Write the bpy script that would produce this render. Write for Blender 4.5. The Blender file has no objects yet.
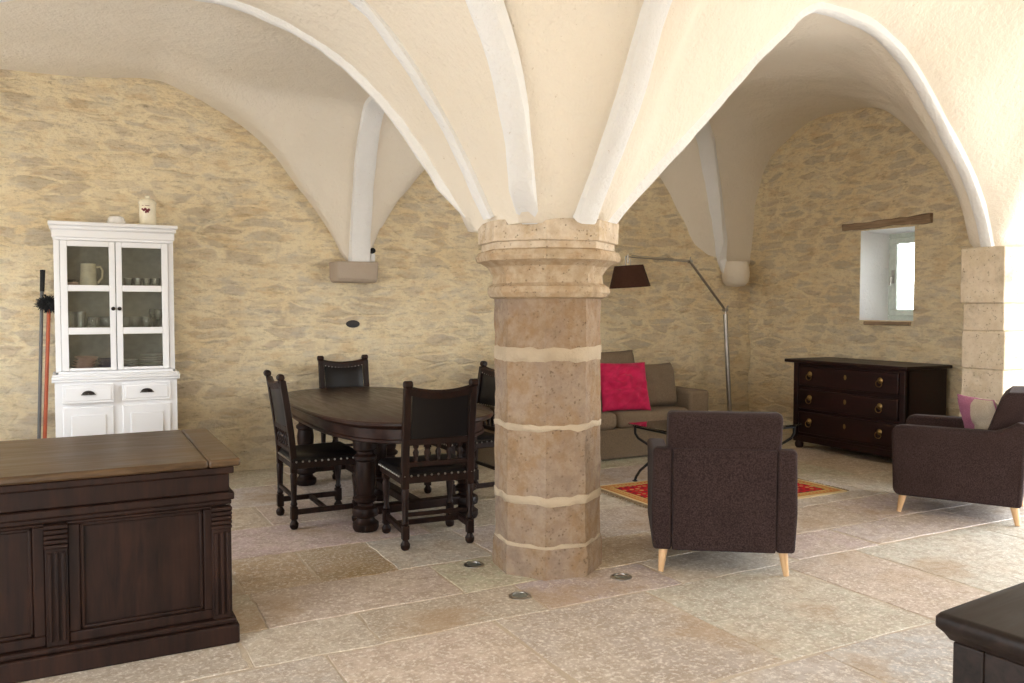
import bpy, bmesh, math, random
from mathutils import Vector, Matrix, noise
from math import pi, sin, cos, radians as RAD, sqrt

random.seed(7)
SC = bpy.context.scene
COL = SC.collection

# ------------------------------------------------------------------ camera, light, exposure
# world frame: origin at the foot of the column, +x along the back wall, +y towards the back wall
cam_d = bpy.data.cameras.new('camera')
cam = bpy.data.objects.new('camera', cam_d); COL.objects.link(cam)
cam.location = (-2.353, -4.016, 1.45)
cam.rotation_euler = (RAD(90 - 2.32), 0, RAD(-27.9))
cam_d.sensor_width = 36; cam_d.lens = 826 / 1024 * 36
cam_d.clip_start = 0.02
SC.camera = cam

SC.view_settings.view_transform = 'Standard'
SC.view_settings.look = 'None'
SC.view_settings.gamma = 1
SC.view_settings.use_curve_mapping = False
SC.view_settings.exposure = 0.68
SC.cycles.diffuse_bounces = 7
SC.cycles.max_bounces = 14
SC.cycles.sample_clamp_indirect = 6

SKY_STRENGTH = 6.5
world = bpy.data.worlds.new('daylight'); SC.world = world
world.use_nodes = True
wn = world.node_tree; wn.nodes.clear()
w_out = wn.nodes.new('ShaderNodeOutputWorld'); w_bg = wn.nodes.new('ShaderNodeBackground')
w_tc = wn.nodes.new('ShaderNodeTexCoord'); w_sep = wn.nodes.new('ShaderNodeSeparateXYZ'); w_rmp = wn.nodes.new('ShaderNodeValToRGB')
w_map = wn.nodes.new('ShaderNodeMapRange'); w_map.inputs[1].default_value = -1; w_map.inputs[2].default_value = 1
wn.links.new(w_tc.outputs['Generated'], w_sep.inputs[0]); wn.links.new(w_sep.outputs['Z'], w_map.inputs[0])
wn.links.new(w_map.outputs[0], w_rmp.inputs[0]); wn.links.new(w_rmp.outputs[0], w_bg.inputs[0]); wn.links.new(w_bg.outputs[0], w_out.inputs[0])
e = w_rmp.color_ramp.elements
e[0].position = 0.0; e[0].color = (.80, .765, .71, 1)       # warm glow below the horizon, added to light the vault like bright ground
e[1].position = 1.0; e[1].color = (1.05, 1.25, 1.5, 1)
x_ = e.new(.48); x_.color = (.80, .765, .71, 1)
x_ = e.new(.53); x_.color = (1.5, 1.55, 1.6, 1)
w_bg.inputs[1].default_value = SKY_STRENGTH

def portal(name, loc, rot, sx, sy):
    l = bpy.data.lights.new(name, 'AREA'); l.shape = 'RECTANGLE'; l.size = sx; l.size_y = sy
    l.cycles.is_portal = True
    o = bpy.data.objects.new(name, l); COL.objects.link(o); o.location = loc; o.rotation_euler = rot
# room extents and the daylight openings
XL, XR, YB, YF = -4.4, 4.95, 3.57, -4.45
GD = (-3.3, -.62, 0.0, 2.65)         # glazed door in the right wall of the front bay: y0,y1,z0,z1
FD = (2.3, 3.1, 0.0, 2.0)            # front wall opening: x0,x1,z0,z1
FC = (-4.2, -3.3, 0.0, 2.2)         # unseen front opening, put here for its light
LD = (-3.2, -1.7, 0.0, 2.2)          # unseen opening added in the left wall to light the vault: y0,y1,z0,z1
LW = (.7, 2.35, 1.05, 2.25)          # unseen opening added in the left wall to brighten the rear bays
WIN = (1.33, 1.96, 1.325, 2.255)     # small deep window: y0,y1,z0,z1
portal('daylight_right', (XR + .3, (GD[0] + GD[1]) / 2, (GD[2] + GD[3]) / 2), (0, RAD(90), 0), GD[3] - GD[2], GD[1] - GD[0])
portal('daylight_left', (XL - .3, (LD[0] + LD[1]) / 2, (LD[2] + LD[3]) / 2), (0, RAD(-90), 0), LD[3] - LD[2], LD[1] - LD[0])
portal('daylight_left_rear', (XL - .3, (LW[0] + LW[1]) / 2, (LW[2] + LW[3]) / 2), (0, RAD(-90), 0), LW[3] - LW[2], LW[1] - LW[0])
portal('daylight_front', ((FD[0] + FD[1]) / 2, YF - .3, (FD[2] + FD[3]) / 2), (RAD(90), 0, 0), FD[1] - FD[0], FD[3] - FD[2])
portal('daylight_front_left', ((FC[0] + FC[1]) / 2, YF - .3, (FC[2] + FC[3]) / 2), (RAD(90), 0, 0), FC[1] - FC[0], FC[3] - FC[2])
portal('daylight_window', (XR + .62, (WIN[0] + WIN[1]) / 2, (WIN[2] + WIN[3]) / 2), (0, RAD(90), 0), WIN[3] - WIN[2], WIN[1] - WIN[0])

# ------------------------------------------------------------------ materials
class NT:
    def __init__(self, name):
        self.m = bpy.data.materials.new(name); self.m.use_nodes = True
        self.t = self.m.node_tree; self.t.nodes.clear()
        self.out = self.t.nodes.new('ShaderNodeOutputMaterial')
        self.p = self.t.nodes.new('ShaderNodeBsdfPrincipled')
        self.t.links.new(self.p.outputs[0], self.out.inputs[0])
    def n(self, typ, **kw):
        nd = self.t.nodes.new(typ)
        for k, v in kw.items(): setattr(nd, k, v)
        return nd
    def set(self, sock, v):
        if hasattr(v, 'is_output'): self.t.links.new(v, sock)
        elif isinstance(v, tuple) and len(v) == 3 and sock.type == 'RGBA': sock.default_value = (*v, 1)
        else: sock.default_value = v
    def math(self, op, a, b=None, c=None, clamp=False):
        nd = self.n('ShaderNodeMath', operation=op, use_clamp=clamp)
        for i, v in enumerate((a, b, c)):
            if v is not None: self.set(nd.inputs[i], v)
        return nd.outputs[0]
    def vmath(self, op, a, b=None, scale=None):
        nd = self.n('ShaderNodeVectorMath', operation=op)
        self.set(nd.inputs[0], a)
        if b is not None: self.set(nd.inputs[1], b)
        if scale is not None: nd.inputs['Scale'].default_value = scale
        return nd.outputs[0]
    def coord(self, which='Object'): return self.n('ShaderNodeTexCoord').outputs[which]
    def mapping(self, v, scale=(1, 1, 1), rot=(0, 0, 0), loc=(0, 0, 0)):
        nd = self.n('ShaderNodeMapping'); self.set(nd.inputs[0], v)
        nd.inputs['Scale'].default_value = scale; nd.inputs['Rotation'].default_value = rot; nd.inputs['Location'].default_value = loc
        return nd.outputs[0]
    def noise(self, v, scale, detail=4, rough=.55, out='Fac', dist=0):
        nd = self.n('ShaderNodeTexNoise'); self.set(nd.inputs['Vector'], v)
        nd.inputs['Scale'].default_value = scale; nd.inputs['Detail'].default_value = detail
        nd.inputs['Roughness'].default_value = rough; nd.inputs['Distortion'].default_value = dist
        return nd.outputs[out]
    def voronoi(self, v, scale, feature='F1', out='Distance', rand=1):
        nd = self.n('ShaderNodeTexVoronoi', feature=feature); self.set(nd.inputs['Vector'], v)
        nd.inputs['Scale'].default_value = scale; nd.inputs['Randomness'].default_value = rand
        return nd.outputs[out]
    def ramp(self, f, stops, interp='LINEAR'):
        nd = self.n('ShaderNodeValToRGB'); self.set(nd.inputs[0], f); cr = nd.color_ramp; cr.interpolation = interp
        while len(cr.elements) < len(stops): cr.elements.new(.5)
        for el, (p, c) in zip(cr.elements, stops):
            el.position = p; el.color = (*c, 1) if len(c) == 3 else c
        return nd.outputs[0]
    def maprange(self, f, a, b, c=0., d=1., smooth=True):
        nd = self.n('ShaderNodeMapRange', interpolation_type='SMOOTHSTEP' if smooth else 'LINEAR')
        self.set(nd.inputs[0], f)
        for i, v in enumerate((a, b, c, d)): nd.inputs[i + 1].default_value = v
        return nd.outputs[0]
    def mix(self, f, a, b, blend='MIX'):
        nd = self.n('ShaderNodeMix', data_type='RGBA', blend_type=blend)
        self.set(nd.inputs[0], f); self.set(nd.inputs[6], a); self.set(nd.inputs[7], b)
        return nd.outputs[2]
    def bump(self, h, strength=.5, dist=.01, normal=None):
        nd = self.n('ShaderNodeBump'); self.set(nd.inputs['Height'], h)
        nd.inputs['Strength'].default_value = strength; nd.inputs['Distance'].default_value = dist
        if normal is not None: self.set(nd.inputs['Normal'], normal)
        return nd.outputs[0]
    def fin(self, col=None, rough=None, normal=None, metal=None, spec=None, **kw):
        if col is not None: self.set(self.p.inputs['Base Color'], col)
        if rough is not None: self.set(self.p.inputs['Roughness'], rough)
        if normal is not None: self.set(self.p.inputs['Normal'], normal)
        if metal is not None: self.p.inputs['Metallic'].default_value = metal
        if spec is not None: self.p.inputs['Specular IOR Level'].default_value = spec
        for k, v in kw.items(): self.set(self.p.inputs[k], v)
        return self.m

def plain(name, col, rough=.5, metal=0, spec=.5):
    t = NT(name)
    n_ = t.noise(t.coord(), 18, 3)
    c = t.mix(t.maprange(n_, .3, .7), tuple(x * .9 for x in col), tuple(min(1, x * 1.06) for x in col))
    return t.fin(c, rough, metal=metal, spec=spec)

def rubble(name, axis):
    """coursed rubble stones half drowned in a buttery lime mortar"""
    t = NT(name); co = t.coord()
    sep = t.n('ShaderNodeSeparateXYZ'); t.set(sep.inputs[0], co)
    comb = t.n('ShaderNodeCombineXYZ'); t.set(comb.inputs[0], sep.outputs[axis]); t.set(comb.inputs[1], sep.outputs['Z'])
    v = comb.outputs[0]
    d1 = t.vmath('SCALE', t.vmath('SUBTRACT', t.noise(v, 1.3, 3, out='Color'), (.5, .5, .5)), scale=.13)
    d2 = t.vmath('SCALE', t.vmath('SUBTRACT', t.noise(v, 8, 4, out='Color'), (.5, .5, .5)), scale=.05)
    vd = t.vmath('ADD', t.vmath('ADD', v, d1), d2)
    vs = t.mapping(vd, (2.9, 10.2, 1))
    edge = t.voronoi(vs, 1.0, 'DISTANCE_TO_EDGE', 'Distance', .82)
    crnd = t.n('ShaderNodeSeparateColor'); t.set(crnd.inputs[0], t.voronoi(vs, 1.0, 'F1', 'Color', .82)); rnd = crnd.outputs[0]
    cover = t.noise(t.mapping(v, (1.5, 2.6, 1)), 2.0, 5, .62)
    rowless = t.noise(t.mapping(v, (5, 17, 1)), 1.0, 6, .68)
    mask = t.math('MULTIPLY', t.maprange(edge, .06, .17), t.maprange(cover, .30, .52), clamp=True)
    mask = t.math('MULTIPLY', mask, t.maprange(rowless, .26, .5), clamp=True)
    mask = t.math('MULTIPLY', mask, t.maprange(crnd.outputs[1], .1, .6, .35, 1), clamp=True)
    stc = t.ramp(rnd, [(0, (.60, .49, .36)), (.3, (.72, .62, .47)), (.55, (.53, .465, .37)), (.8, (.64, .50, .36)), (1, (.64, .585, .49))])
    stc = t.mix(t.maprange(t.noise(v, 30, 5, .7), .35, .7), stc, t.mix(.35, stc, (.24, .17, .11)))
    mor = t.ramp(t.noise(v, 1.6, 5, .6), [(.3, (.85, .70, .44)), (.5, (.90, .79, .56)), (.7, (.86, .70, .43))])
    mor = t.mix(t.maprange(t.noise(v, 42, 3, .7), .45, .75, 0, .35), mor, (.58, .46, .29))
    col = t.mix(t.math('MULTIPLY', mask, .62), mor, stc)
    pt = t.noise(t.mapping(v, (3.2, 8, 1)), 1.0, 5, .65)
    col = t.mix(t.maprange(pt, .52, .66, 0, .45), col, (.60, .555, .48))
    col = t.mix(t.maprange(pt, .36, .46, .35, 0), col, (.66, .44, .20))
    col = t.mix(t.maprange(rowless, .33, .47, .38, 0), col, (.46, .34, .21))
    fine = t.noise(t.mapping(v, (12, 34, 1)), 1.0, 6, .72)
    col = t.mix(t.maprange(fine, .36, .47, .36, 0), col, (.36, .27, .17))
    col = t.mix(t.maprange(fine, .55, .68, 0, .35), col, (.90, .81, .62))
    # dark open joints and chips under some stones
    chip = t.math('MULTIPLY', t.maprange(t.noise(t.mapping(v, (8, 26, 1)), 1.0, 6, .75), .60, .70),
                  t.maprange(t.noise(v, 1.1, 3), .42, .62), clamp=True)
    col = t.mix(t.math('MULTIPLY', chip, .62), col, (.22, .16, .10))
    seam = t.math('MULTIPLY', t.maprange(edge, .015, .07, 1, 0), t.maprange(t.noise(v, 4.5, 5, .7), .50, .62), clamp=True)
    col = t.mix(t.math('MULTIPLY', seam, .16), col, (.26, .19, .12))
    low = t.maprange(t.math('ADD', sep.outputs['Z'], t.math('MULTIPLY', t.noise(v, 2.5, 4), .5)), .25, 1.55, .62, 0)   # rising damp stain
    col = t.mix(low, col, t.mix(.6, col, (.36, .29, .20)))
    h = t.math('ADD', t.math('MULTIPLY', mask, .35), t.math('ADD', t.math('MULTIPLY', rowless, .5), t.math('ADD', t.math('MULTIPLY', fine, .5), t.math('MULTIPLY', t.noise(v, 34, 6, .7), .4))))
    h = t.math('SUBTRACT', h, t.math('ADD', t.math('MULTIPLY', chip, .7), t.math('MULTIPLY', seam, .2)))
    return t.fin(col, .93, t.bump(h, .85, .035), spec=.15)

def plaster(name, base, dark, amt=.3):
    t = NT(name); co = t.coord()
    c = t.mix(t.maprange(t.noise(co, 1.7, 5, .6), .35, .7, 0, amt), base, dark)
    c = t.mix(t.maprange(t.noise(co, 34, 4, .75), .66, .72, 0, .5), c, (.46, .35, .22))
    h = t.math('ADD', t.math('MULTIPLY', t.noise(co, 9, 5, .6), .7), t.math('MULTIPLY', t.noise(co, 38, 5, .7), .45))
    return t.fin(c, .9, t.bump(h, .95, .025), spec=.15)

def ashlar(name, pal=((.20, .15, .12), (.27, .195, .14), (.26, .165, .09), (.30, .22, .155)), hi=(.37, .29, .215)):
    t = NT(name); co = t.coord()
    big = t.noise(t.mapping(co, (1, 1, .8)), 3.2, 4, .6)
    c = t.ramp(big, list(zip((.3, .45, .55, .7), pal)))
    c = t.mix(t.maprange(t.noise(co, 14, 6, .7), .35, .7, 0, .65), c, hi)
    c = t.mix(t.maprange(t.noise(co, 5, 6, .7), .52, .72, 0, .5), c, tuple(x * .55 for x in pal[2]))
    pit = t.voronoi(co, 55)
    pm = t.maprange(pit, .12, .36, 1, 0)
    pm = t.math('MULTIPLY', pm, t.maprange(t.noise(co, 25, 3), .45, .65), clamp=True)
    c = t.mix(t.math('MULTIPLY', pm, .6), c, (.13, .085, .05))
    h = t.math('SUBTRACT', t.noise(co, 24, 6, .7), t.math('MULTIPLY', pm, .8))
    return t.fin(c, .9, t.bump(h, .7, .015), spec=.15)

def slab_mat(name):
    t = NT(name); co = t.coord()
    at = t.n('ShaderNodeAttribute', attribute_name='slab'); base = at.outputs['Color']
    at2 = t.n('ShaderNodeAttribute', attribute_name='slab_seed')
    v = t.vmath('ADD', co, t.vmath('SCALE', at2.outputs['Color'], scale=9.0))
    n1 = t.noise(v, 2.6, 6, .65); n2 = t.noise(v, 13, 7, .78); n3 = t.noise(v, 48, 5, .75)
    c = t.mix(t.maprange(n1, .40, .60, 0, .85), base, t.mix(.5, base, (.62, .53, .42), 'MIX'))
    c = t.mix(t.maprange(n2, .44, .58, 0, .85), c, t.mix(.6, c, (.34, .26, .19)))
    c = t.mix(t.maprange(n3, .50, .62, 0, .7), c, (.82, .77, .71))
    c = t.mix(t.maprange(t.noise(v, 1.3, 6, .65), .54, .68, 0, .62), c, (.38, .26, .155))
    h = t.math('ADD', t.math('MULTIPLY', n2, .6), t.math('MULTIPLY', n3, .5))
    return t.fin(c, t.maprange(n2, .3, .7, .34, .62), t.bump(h, .5, .014), spec=.4)

def wood(name, c0, c1, scale=(2, 26, 26), rough=.38, spec=.5, bump=.15):
    t = NT(name); co = t.coord()
    v = t.mapping(co, scale)
    n1 = t.noise(v, 1.0, 6, .62, dist=.8)
    n2 = t.noise(t.mapping(co, tuple(s * 3.2 for s in scale)), 1, 3, .6)
    f = t.math('ADD', t.math('MULTIPLY', n1, .75), t.math('MULTIPLY', n2, .25))
    c = t.ramp(f, [(.34, c0), (.62, c1)])
    c = t.mix(t.maprange(t.noise(co, 3.0, 4), .4, .7, 0, .35), c, tuple(x * .6 for x in c0))
    return t.fin(c, t.maprange(n1, .3, .7, rough, rough + .14), t.bump(f, bump, .004), spec=spec)

def fabric(name, c0, c1, s=330, rough=.95):
    t = NT(name); co = t.coord()
    wv = t.math('MULTIPLY', t.noise(t.mapping(co, (1, .35, 1)), s, 2, .7), t.noise(t.mapping(co, (.35, 1, .35)), s, 2, .7))
    c = t.mix(t.maprange(wv, .14, .38), c0, c1)
    c = t.mix(t.maprange(t.noise(co, 5, 4), .4, .7, 0, .25), c, c0)
    return t.fin(c, rough, t.bump(wv, .35, .004), spec=.12, **{'Sheen Weight': .04})

def velvet(name, c0, c1):
    t = NT(name); co = t.coord()
    n_ = t.noise(co, 6, 5, .6, dist=1.2)
    return t.fin(t.mix(t.maprange(n_, .35, .65), c0, c1), .65, t.bump(t.noise(co, 260, 2), .2, .002), spec=.2, **{'Sheen Weight': .08})

def clear_glass(name, tint=(.96, .98, .97), refl=1.0, glint_white=0):
    m = bpy.data.materials.new(name); m.use_nodes = True; t = m.node_tree; t.nodes.clear()
    o = t.nodes.new('ShaderNodeOutputMaterial'); mx = t.nodes.new('ShaderNodeMixShader')
    tr = t.nodes.new('ShaderNodeBsdfTransparent'); gl = t.nodes.new('ShaderNodeBsdfGlossy'); fr = t.nodes.new('ShaderNodeFresnel')
    tr.inputs[0].default_value = (*tint, 1); gl.inputs['Roughness'].default_value = .02; fr.inputs[0].default_value = 1.5
    mu = t.nodes.new('ShaderNodeMath'); mu.operation = 'MULTIPLY'; mu.inputs[1].default_value = refl
    t.links.new(fr.outputs[0], mu.inputs[0]); t.links.new(mu.outputs[0], mx.inputs[0])
    t.links.new(tr.outputs[0], mx.inputs[1]); t.links.new(gl.outputs[0], mx.inputs[2]); last = mx
    if glint_white:  # diffuse white mixed in, standing in for highlights on the glass
        df = t.nodes.new('ShaderNodeBsdfDiffuse'); df.inputs[0].default_value = (.85, .87, .86, 1); m2 = t.nodes.new('ShaderNodeMixShader'); m2.inputs[0].default_value = glint_white
        t.links.new(mx.outputs[0], m2.inputs[1]); t.links.new(df.outputs[0], m2.inputs[2]); last = m2
    t.links.new(last.outputs[0], o.inputs[0])
    return m

def rug_mat():
    t = NT('rug_wool'); co = t.coord()
    sep = t.n('ShaderNodeSeparateXYZ'); t.set(sep.inputs[0], co)
    hx, hy = .84, .53
    ax = t.math('SUBTRACT', hx, t.math('ABSOLUTE', sep.outputs[0])); ay = t.math('SUBTRACT', hy, t.math('ABSOLUTE', sep.outputs[1]))
    d = t.math('MINIMUM', ax, ay)                       # distance from the rug's edge
    pat = t.voronoi(co, 17, 'F1', 'Distance', .25)
    red = (.52, .018, .03); gold = (.56, .35, .12); cream = (.68, .54, .32); dark = (.10, .02, .03)
    field = t.mix(t.maprange(pat, .26, .36, 1, 0), red, t.mix(t.maprange(t.voronoi(co, 17, 'F1', 'Color', .25), .4, .6), gold, dark))
    bpat = t.voronoi(co, 26, 'F1', 'Distance', .1)
    border = t.mix(t.maprange(bpat, .3, .4, 1, 0), gold, red)
    band = t.ramp(d, [(0, cream), (.02, gold), (.035, (.45, .10, .05)), (.045, cream), (.10, gold), (.11, dark), (.12, red)], 'CONSTANT')
    c = t.mix(t.math('GREATER_THAN', d, .12), band, field)
    inb = t.math('MULTIPLY', t.math('GREATER_THAN', d, .045), t.math('LESS_THAN', d, .10))
    c = t.mix(inb, c, border)
    return t.fin(c, .95, t.bump(t.noise(co, 300, 2), .5, .004), spec=.1)

M = dict(
    wall_x=rubble('rubble_wall_along_x', 'X'), wall_y=rubble('rubble_wall_along_y', 'Y'),
    vault=plaster('cream_lime_plaster', (.85, .79, .69), (.79, .715, .59)),
    rib=plaster('white_limewash', (.86, .87, .88), (.76, .76, .75), .4),
    stone=ashlar('column_limestone'), abacus=ashlar('abacus_limestone', ((.50, .39, .28), (.57, .46, .34), (.54, .41, .27), (.62, .53, .42)), (.72, .64, .53)), capital=ashlar('capital_limestone', ((.36, .27, .18), (.42, .32, .21), (.38, .26, .15), (.48, .38, .27)), (.58, .48, .36)), pier=ashlar('pier_limestone', ((.58, .48, .36), (.66, .56, .43), (.60, .50, .36), (.68, .60, .48)), (.74, .66, .54)), mortar=plaster('pale_joint_mortar', (.50, .41, .30), (.38, .30, .21), .8),
    slab=slab_mat('floor_slabs'), bed=plaster('floor_joint', (.56, .48, .38), (.44, .36, .28), .8),
    counter=wood('counter_oak', (.007, .0033, .0025), (.027, .0108, .0065), (24, 24, 2.5), .5, .18),
    counter_top=wood('counter_top_oak', (.040, .022, .010), (.115, .064, .028), (3, 24, 24), .30, .4),
    chair=wood('chair_walnut', (.006, .0028, .002), (.025, .0088, .005), (26, 26, 3), .42, .25),
    table=wood('table_walnut', (.013, .005, .0032), (.040, .0145, .008), (24, 3, 24), .30, .35),
    dresser=wood('dresser_mahogany', (.006, .002, .002), (.026, .006, .005), (26, 3, 26), .36, .3),
    chest=wood('chest_oak', (.007, .0045, .004), (.026, .016, .013), (3, 26, 26), .36, .22),
    beech=wood('beech', (.58, .36, .18), (.72, .48, .27), (20, 20, 3), .45, .4, .05),
    beam=wood('weathered_beam', (.20, .13, .08), (.42, .31, .21), (20, 2, 20), .85, .1, .6),
    leather=NT('dark_leather').fin((.007, .0055, .0055), .38, spec=.25),
    brass=plain('aged_brass', (.30, .20, .08), .42, 1), nail=plain('pewter_nail', (.45, .42, .38), .35, 1),
    iron=plain('black_iron', (.012, .012, .013), .5, .6), bronze=plain('dark_bronze', (.035, .028, .024), .4, .8),
    steel=plain('brushed_steel', (.45, .43, .40), .32, 1),
    white=NT('white_paint').fin((.82, .82, .83), .5, spec=.3), inside=plain('cupboard_inside', (.40, .40, .37), .6, 0, .3),
    sash=plain('sage_white_paint', (.62, .68, .62), .5), jamb=plaster('white_reveal', (.90, .90, .90), (.84, .83, .84)),
    charcoal=fabric('charcoal_tweed', (.020, .0115, .011), (.060, .038, .036)),
    taupe=fabric('taupe_weave', (.13, .095, .062), (.225, .17, .115)),
    taupe_d=fabric('taupe_weave_plain', (.12, .088, .058), (.20, .15, .10)),
    pink=velvet('crimson_velvet', (.36, .006, .048), (.52, .014, .080)),
    mauve=fabric('mauve_linen', (.30, .10, .19), (.45, .20, .30)), linen=fabric('beige_linen', (.40, .34, .27), (.55, .48, .39)),
    shade=fabric('brown_shade', (.045, .020, .013), (.085, .040, .026)),
    cream=plain('cream_glaze', (.82, .76, .60), .2), china=plain('white_china', (.80, .79, .77), .18),
    berry=plain('dark_red_glaze', (.16, .02, .03), .3), brown=plain('brown_stoneware', (.05, .028, .02), .35),
    pinkish=plain('pink_glaze', (.62, .42, .36), .3), darkrim=plain('dark_glaze', (.06, .035, .03), .3), blue=plain('blue_glaze', (.10, .10, .20), .3),
    glass=clear_glass('pane_glass'), tumbler=clear_glass('drinking_glass', (.94, .96, .95), 1.6, .14), top_glass=clear_glass('table_glass', (.86, .92, .89), 1.6),
    orange=plain('orange_handle', (.40, .075, .02), .45), grey=plain('grey_handle', (.12, .12, .12), .5), bristle=plain('black_bristle', (.012, .012, .013), .9),
    hole=plain('dark_stone', (.035, .035, .037), .8), lens=plain('spot_glass', (.14, .15, .13), .15), rug=rug_mat(), fringe=fabric('rug_fringe', (.14, .09, .05), (.40, .30, .18)),
    corbel=plaster('grey_stone', (.46, .385, .31), (.36, .29, .23), .6),
)

# ------------------------------------------------------------------ mesh helpers
class MB:
    """collects shapes into one bmesh, then links them as one mesh object"""
    def __init__(self): self.b = bmesh.new()
    def add(self, verts, faces, mi=0):
        vs = [self.b.verts.new(v) for v in verts]
        for f in faces:
            try:
                fc = self.b.faces.new([vs[i] for i in f]); fc.material_index = mi
            except ValueError: pass
        return vs
    def box(self, x0, x1, y0, y1, z0, z1, rot=None, mi=0, taper=0):
        cx, cy, cz = (x0 + x1) / 2, (y0 + y1) / 2, (z0 + z1) / 2
        V = []
        for z, k in ((z0, 1 - taper), (z1, 1)):
            for x, y in ((x0, y0), (x1, y0), (x1, y1), (x0, y1)):
                V.append(Vector((cx + (x - cx) * k, cy + (y - cy) * k, z)))
        if rot is not None:
            c = Vector((cx, cy, cz)); V = [c + rot @ (v - c) for v in V]
        self.add(V, [(3, 2, 1, 0), (4, 5, 6, 7), (0, 1, 5, 4), (1, 2, 6, 5), (2, 3, 7, 6), (3, 0, 4, 7)], mi)
        return self
    def tube(self, pts, r, n=8, caps=True, mi=0):
        pts = [Vector(p) for p in pts]; rs = r if isinstance(r, (list, tuple)) else [r] * len(pts)
        V = []; prev = None
        for i, p in enumerate(pts):
            d = (pts[min(i + 1, len(pts) - 1)] - pts[max(i - 1, 0)]).normalized()
            if prev is None: a = d.orthogonal().normalized()
            else: a = (prev - d * prev.dot(d)).normalized()
            prev = a; bb = d.cross(a)
            for k in range(n):
                t = 2 * pi * k / n; V.append(p + (a * cos(t) + bb * sin(t)) * rs[i])
        F = [(i * n + k, i * n + (k + 1) % n, (i + 1) * n + (k + 1) % n, (i + 1) * n + k) for i in range(len(pts) - 1) for k in range(n)]
        if caps: F += [tuple(range(n - 1, -1, -1)), tuple((len(pts) - 1) * n + k for k in range(n))]
        self.add(V, F, mi); return self
    def lathe(self, prof, cx=0, cy=0, n=20, ph=0, close=True, mi=0, mat=None):
        V = []
        for r, z in prof:
            for k in range(n):
                t = ph + 2 * pi * k / n; V.append(Vector((cx + r * cos(t), cy + r * sin(t), z)))
        if mat is not None: V = [mat @ v for v in V]
        m = len(prof)
        F = [(i * n + k, i * n + (k + 1) % n, (i + 1) * n + (k + 1) % n, (i + 1) * n + k) for i in range(m - 1) for k in range(n)]
        if close: F += [tuple(range(n - 1, -1, -1)), tuple((m - 1) * n + k for k in range(n))]
        self.add(V, F, mi); return self
    def prism(self, out, z0, z1, mat=None, mi=0):
        n = len(out); V = [Vector((x, y, z0)) for x, y in out] + [Vector((x, y, z1)) for x, y in out]
        if mat is not None: V = [mat @ v for v in V]
        F = [tuple(range(n - 1, -1, -1)), tuple(range(n, 2 * n))] + [(i, (i + 1) % n, n + (i + 1) % n, n + i) for i in range(n)]
        self.add(V, F, mi); return self
    def stack(self, outs, mat=None, mi=0):
        """outs: list of (outline, z); skins them together"""
        n = len(outs[0][0]); V = [Vector((x, y, z)) for o, z in outs for x, y in o]
        if mat is not None: V = [mat @ v for v in V]
        m = len(outs)
        F = [(i * n + k, i * n + (k + 1) % n, (i + 1) * n + (k + 1) % n, (i + 1) * n + k) for i in range(m - 1) for k in range(n)]
        F += [tuple(range(n - 1, -1, -1)), tuple((m - 1) * n + k for k in range(n))]
        self.add(V, F, mi); return self
    def ball(self, c, r, n=10, m=6, mi=0, sz=1):
        prof = [(max(1e-4, r * sin(pi * i / m)), c[2] - r * sz * cos(pi * i / m)) for i in range(m + 1)]
        return self.lathe(prof, c[0], c[1], n, mi=mi)
    def pillow(self, sx, sy, th, mat=None, res=14, wr=0, seed=0, pw=2.2, split=False):
        """a stuffed cushion in its own xy plane, pinched at the corners"""
        rows = []
        for side in (1, -1):
            V = []
            for j in range(res + 1):
                for i in range(res + 1):
                    a, b_ = 2 * i / res - 1, 2 * j / res - 1
                    k = max(0, (1 - abs(a) ** pw) * (1 - abs(b_) ** pw)) ** .5
                    pin = 1 - .07 * (1 - abs(abs(a) - abs(b_))) * max(abs(a), abs(b_)) ** 3 * 0
                    sag = 1 - .05 * (1 - b_ * b_) * abs(a) ** 4; sag2 = 1 - .05 * (1 - a * a) * abs(b_) ** 4
                    z = side * (.006 + th / 2 * k)
                    if wr: z += side * wr * k * (noise.noise((a * 2.2 + seed, b_ * 5 + seed, side)) + .6 * noise.noise((a * 6 - b_ * 5, b_ * 4 + seed, side * 2)))
                    V.append(Vector((a * sx / 2 * sag * pin, b_ * sy / 2 * sag2 * pin, z)))
            if mat is not None: V = [mat @ v for v in V]
            q = res + 1
            F = [(j * q + i, j * q + i + 1, (j + 1) * q + i + 1, (j + 1) * q + i) for j in range(res) for i in range(res)]
            if side < 0: F = [f[::-1] for f in F]
            rows.append(self.add(V, F))
            if split:
                self.b.faces.ensure_lookup_table()
                for f_, fc in zip(F, list(self.b.faces)[-len(F):]):
                    fc.material_index = 1 if f_[0] % q < res * .5 else 0
        q = res + 1
        loop = [i for i in range(q)] + [j * q + res for j in range(1, q)] + [res * q + i for i in range(res - 1, -1, -1)] + [j * q for j in range(res - 1, 0, -1)]
        for a, b_ in zip(loop, loop[1:] + loop[:1]):
            self.b.faces.new([rows[1][a], rows[1][b_], rows[0][b_], rows[0][a]])
        return self
    def build(self, name, mat, parent=None, bevel=0, seg=2, smooth=None, sub=0, label=None):
        me = bpy.data.meshes.new(name)
        bmesh.ops.recalc_face_normals(self.b, faces=self.b.faces)
        self.b.to_mesh(me); self.b.free()
        for mm in (mat if isinstance(mat, (list, tuple)) else [mat]): me.materials.append(mm)
        o = bpy.data.objects.new(name, me); COL.objects.link(o)
        if parent is not None: o.parent = parent
        if smooth is not None or bevel:
            for p in me.polygons: p.use_smooth = True
            me.set_sharp_from_angle(angle=RAD(smooth if smooth is not None else 35))
        if bevel:
            md = o.modifiers.new('bevel', 'BEVEL'); md.width = bevel; md.segments = seg; md.limit_method = 'ANGLE'; md.angle_limit = RAD(40); md.harden_normals = False
        if sub:
            md = o.modifiers.new('sub', 'SUBSURF'); md.levels = sub; md.render_levels = sub
        if label: o['label'] = label
        return o

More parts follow.
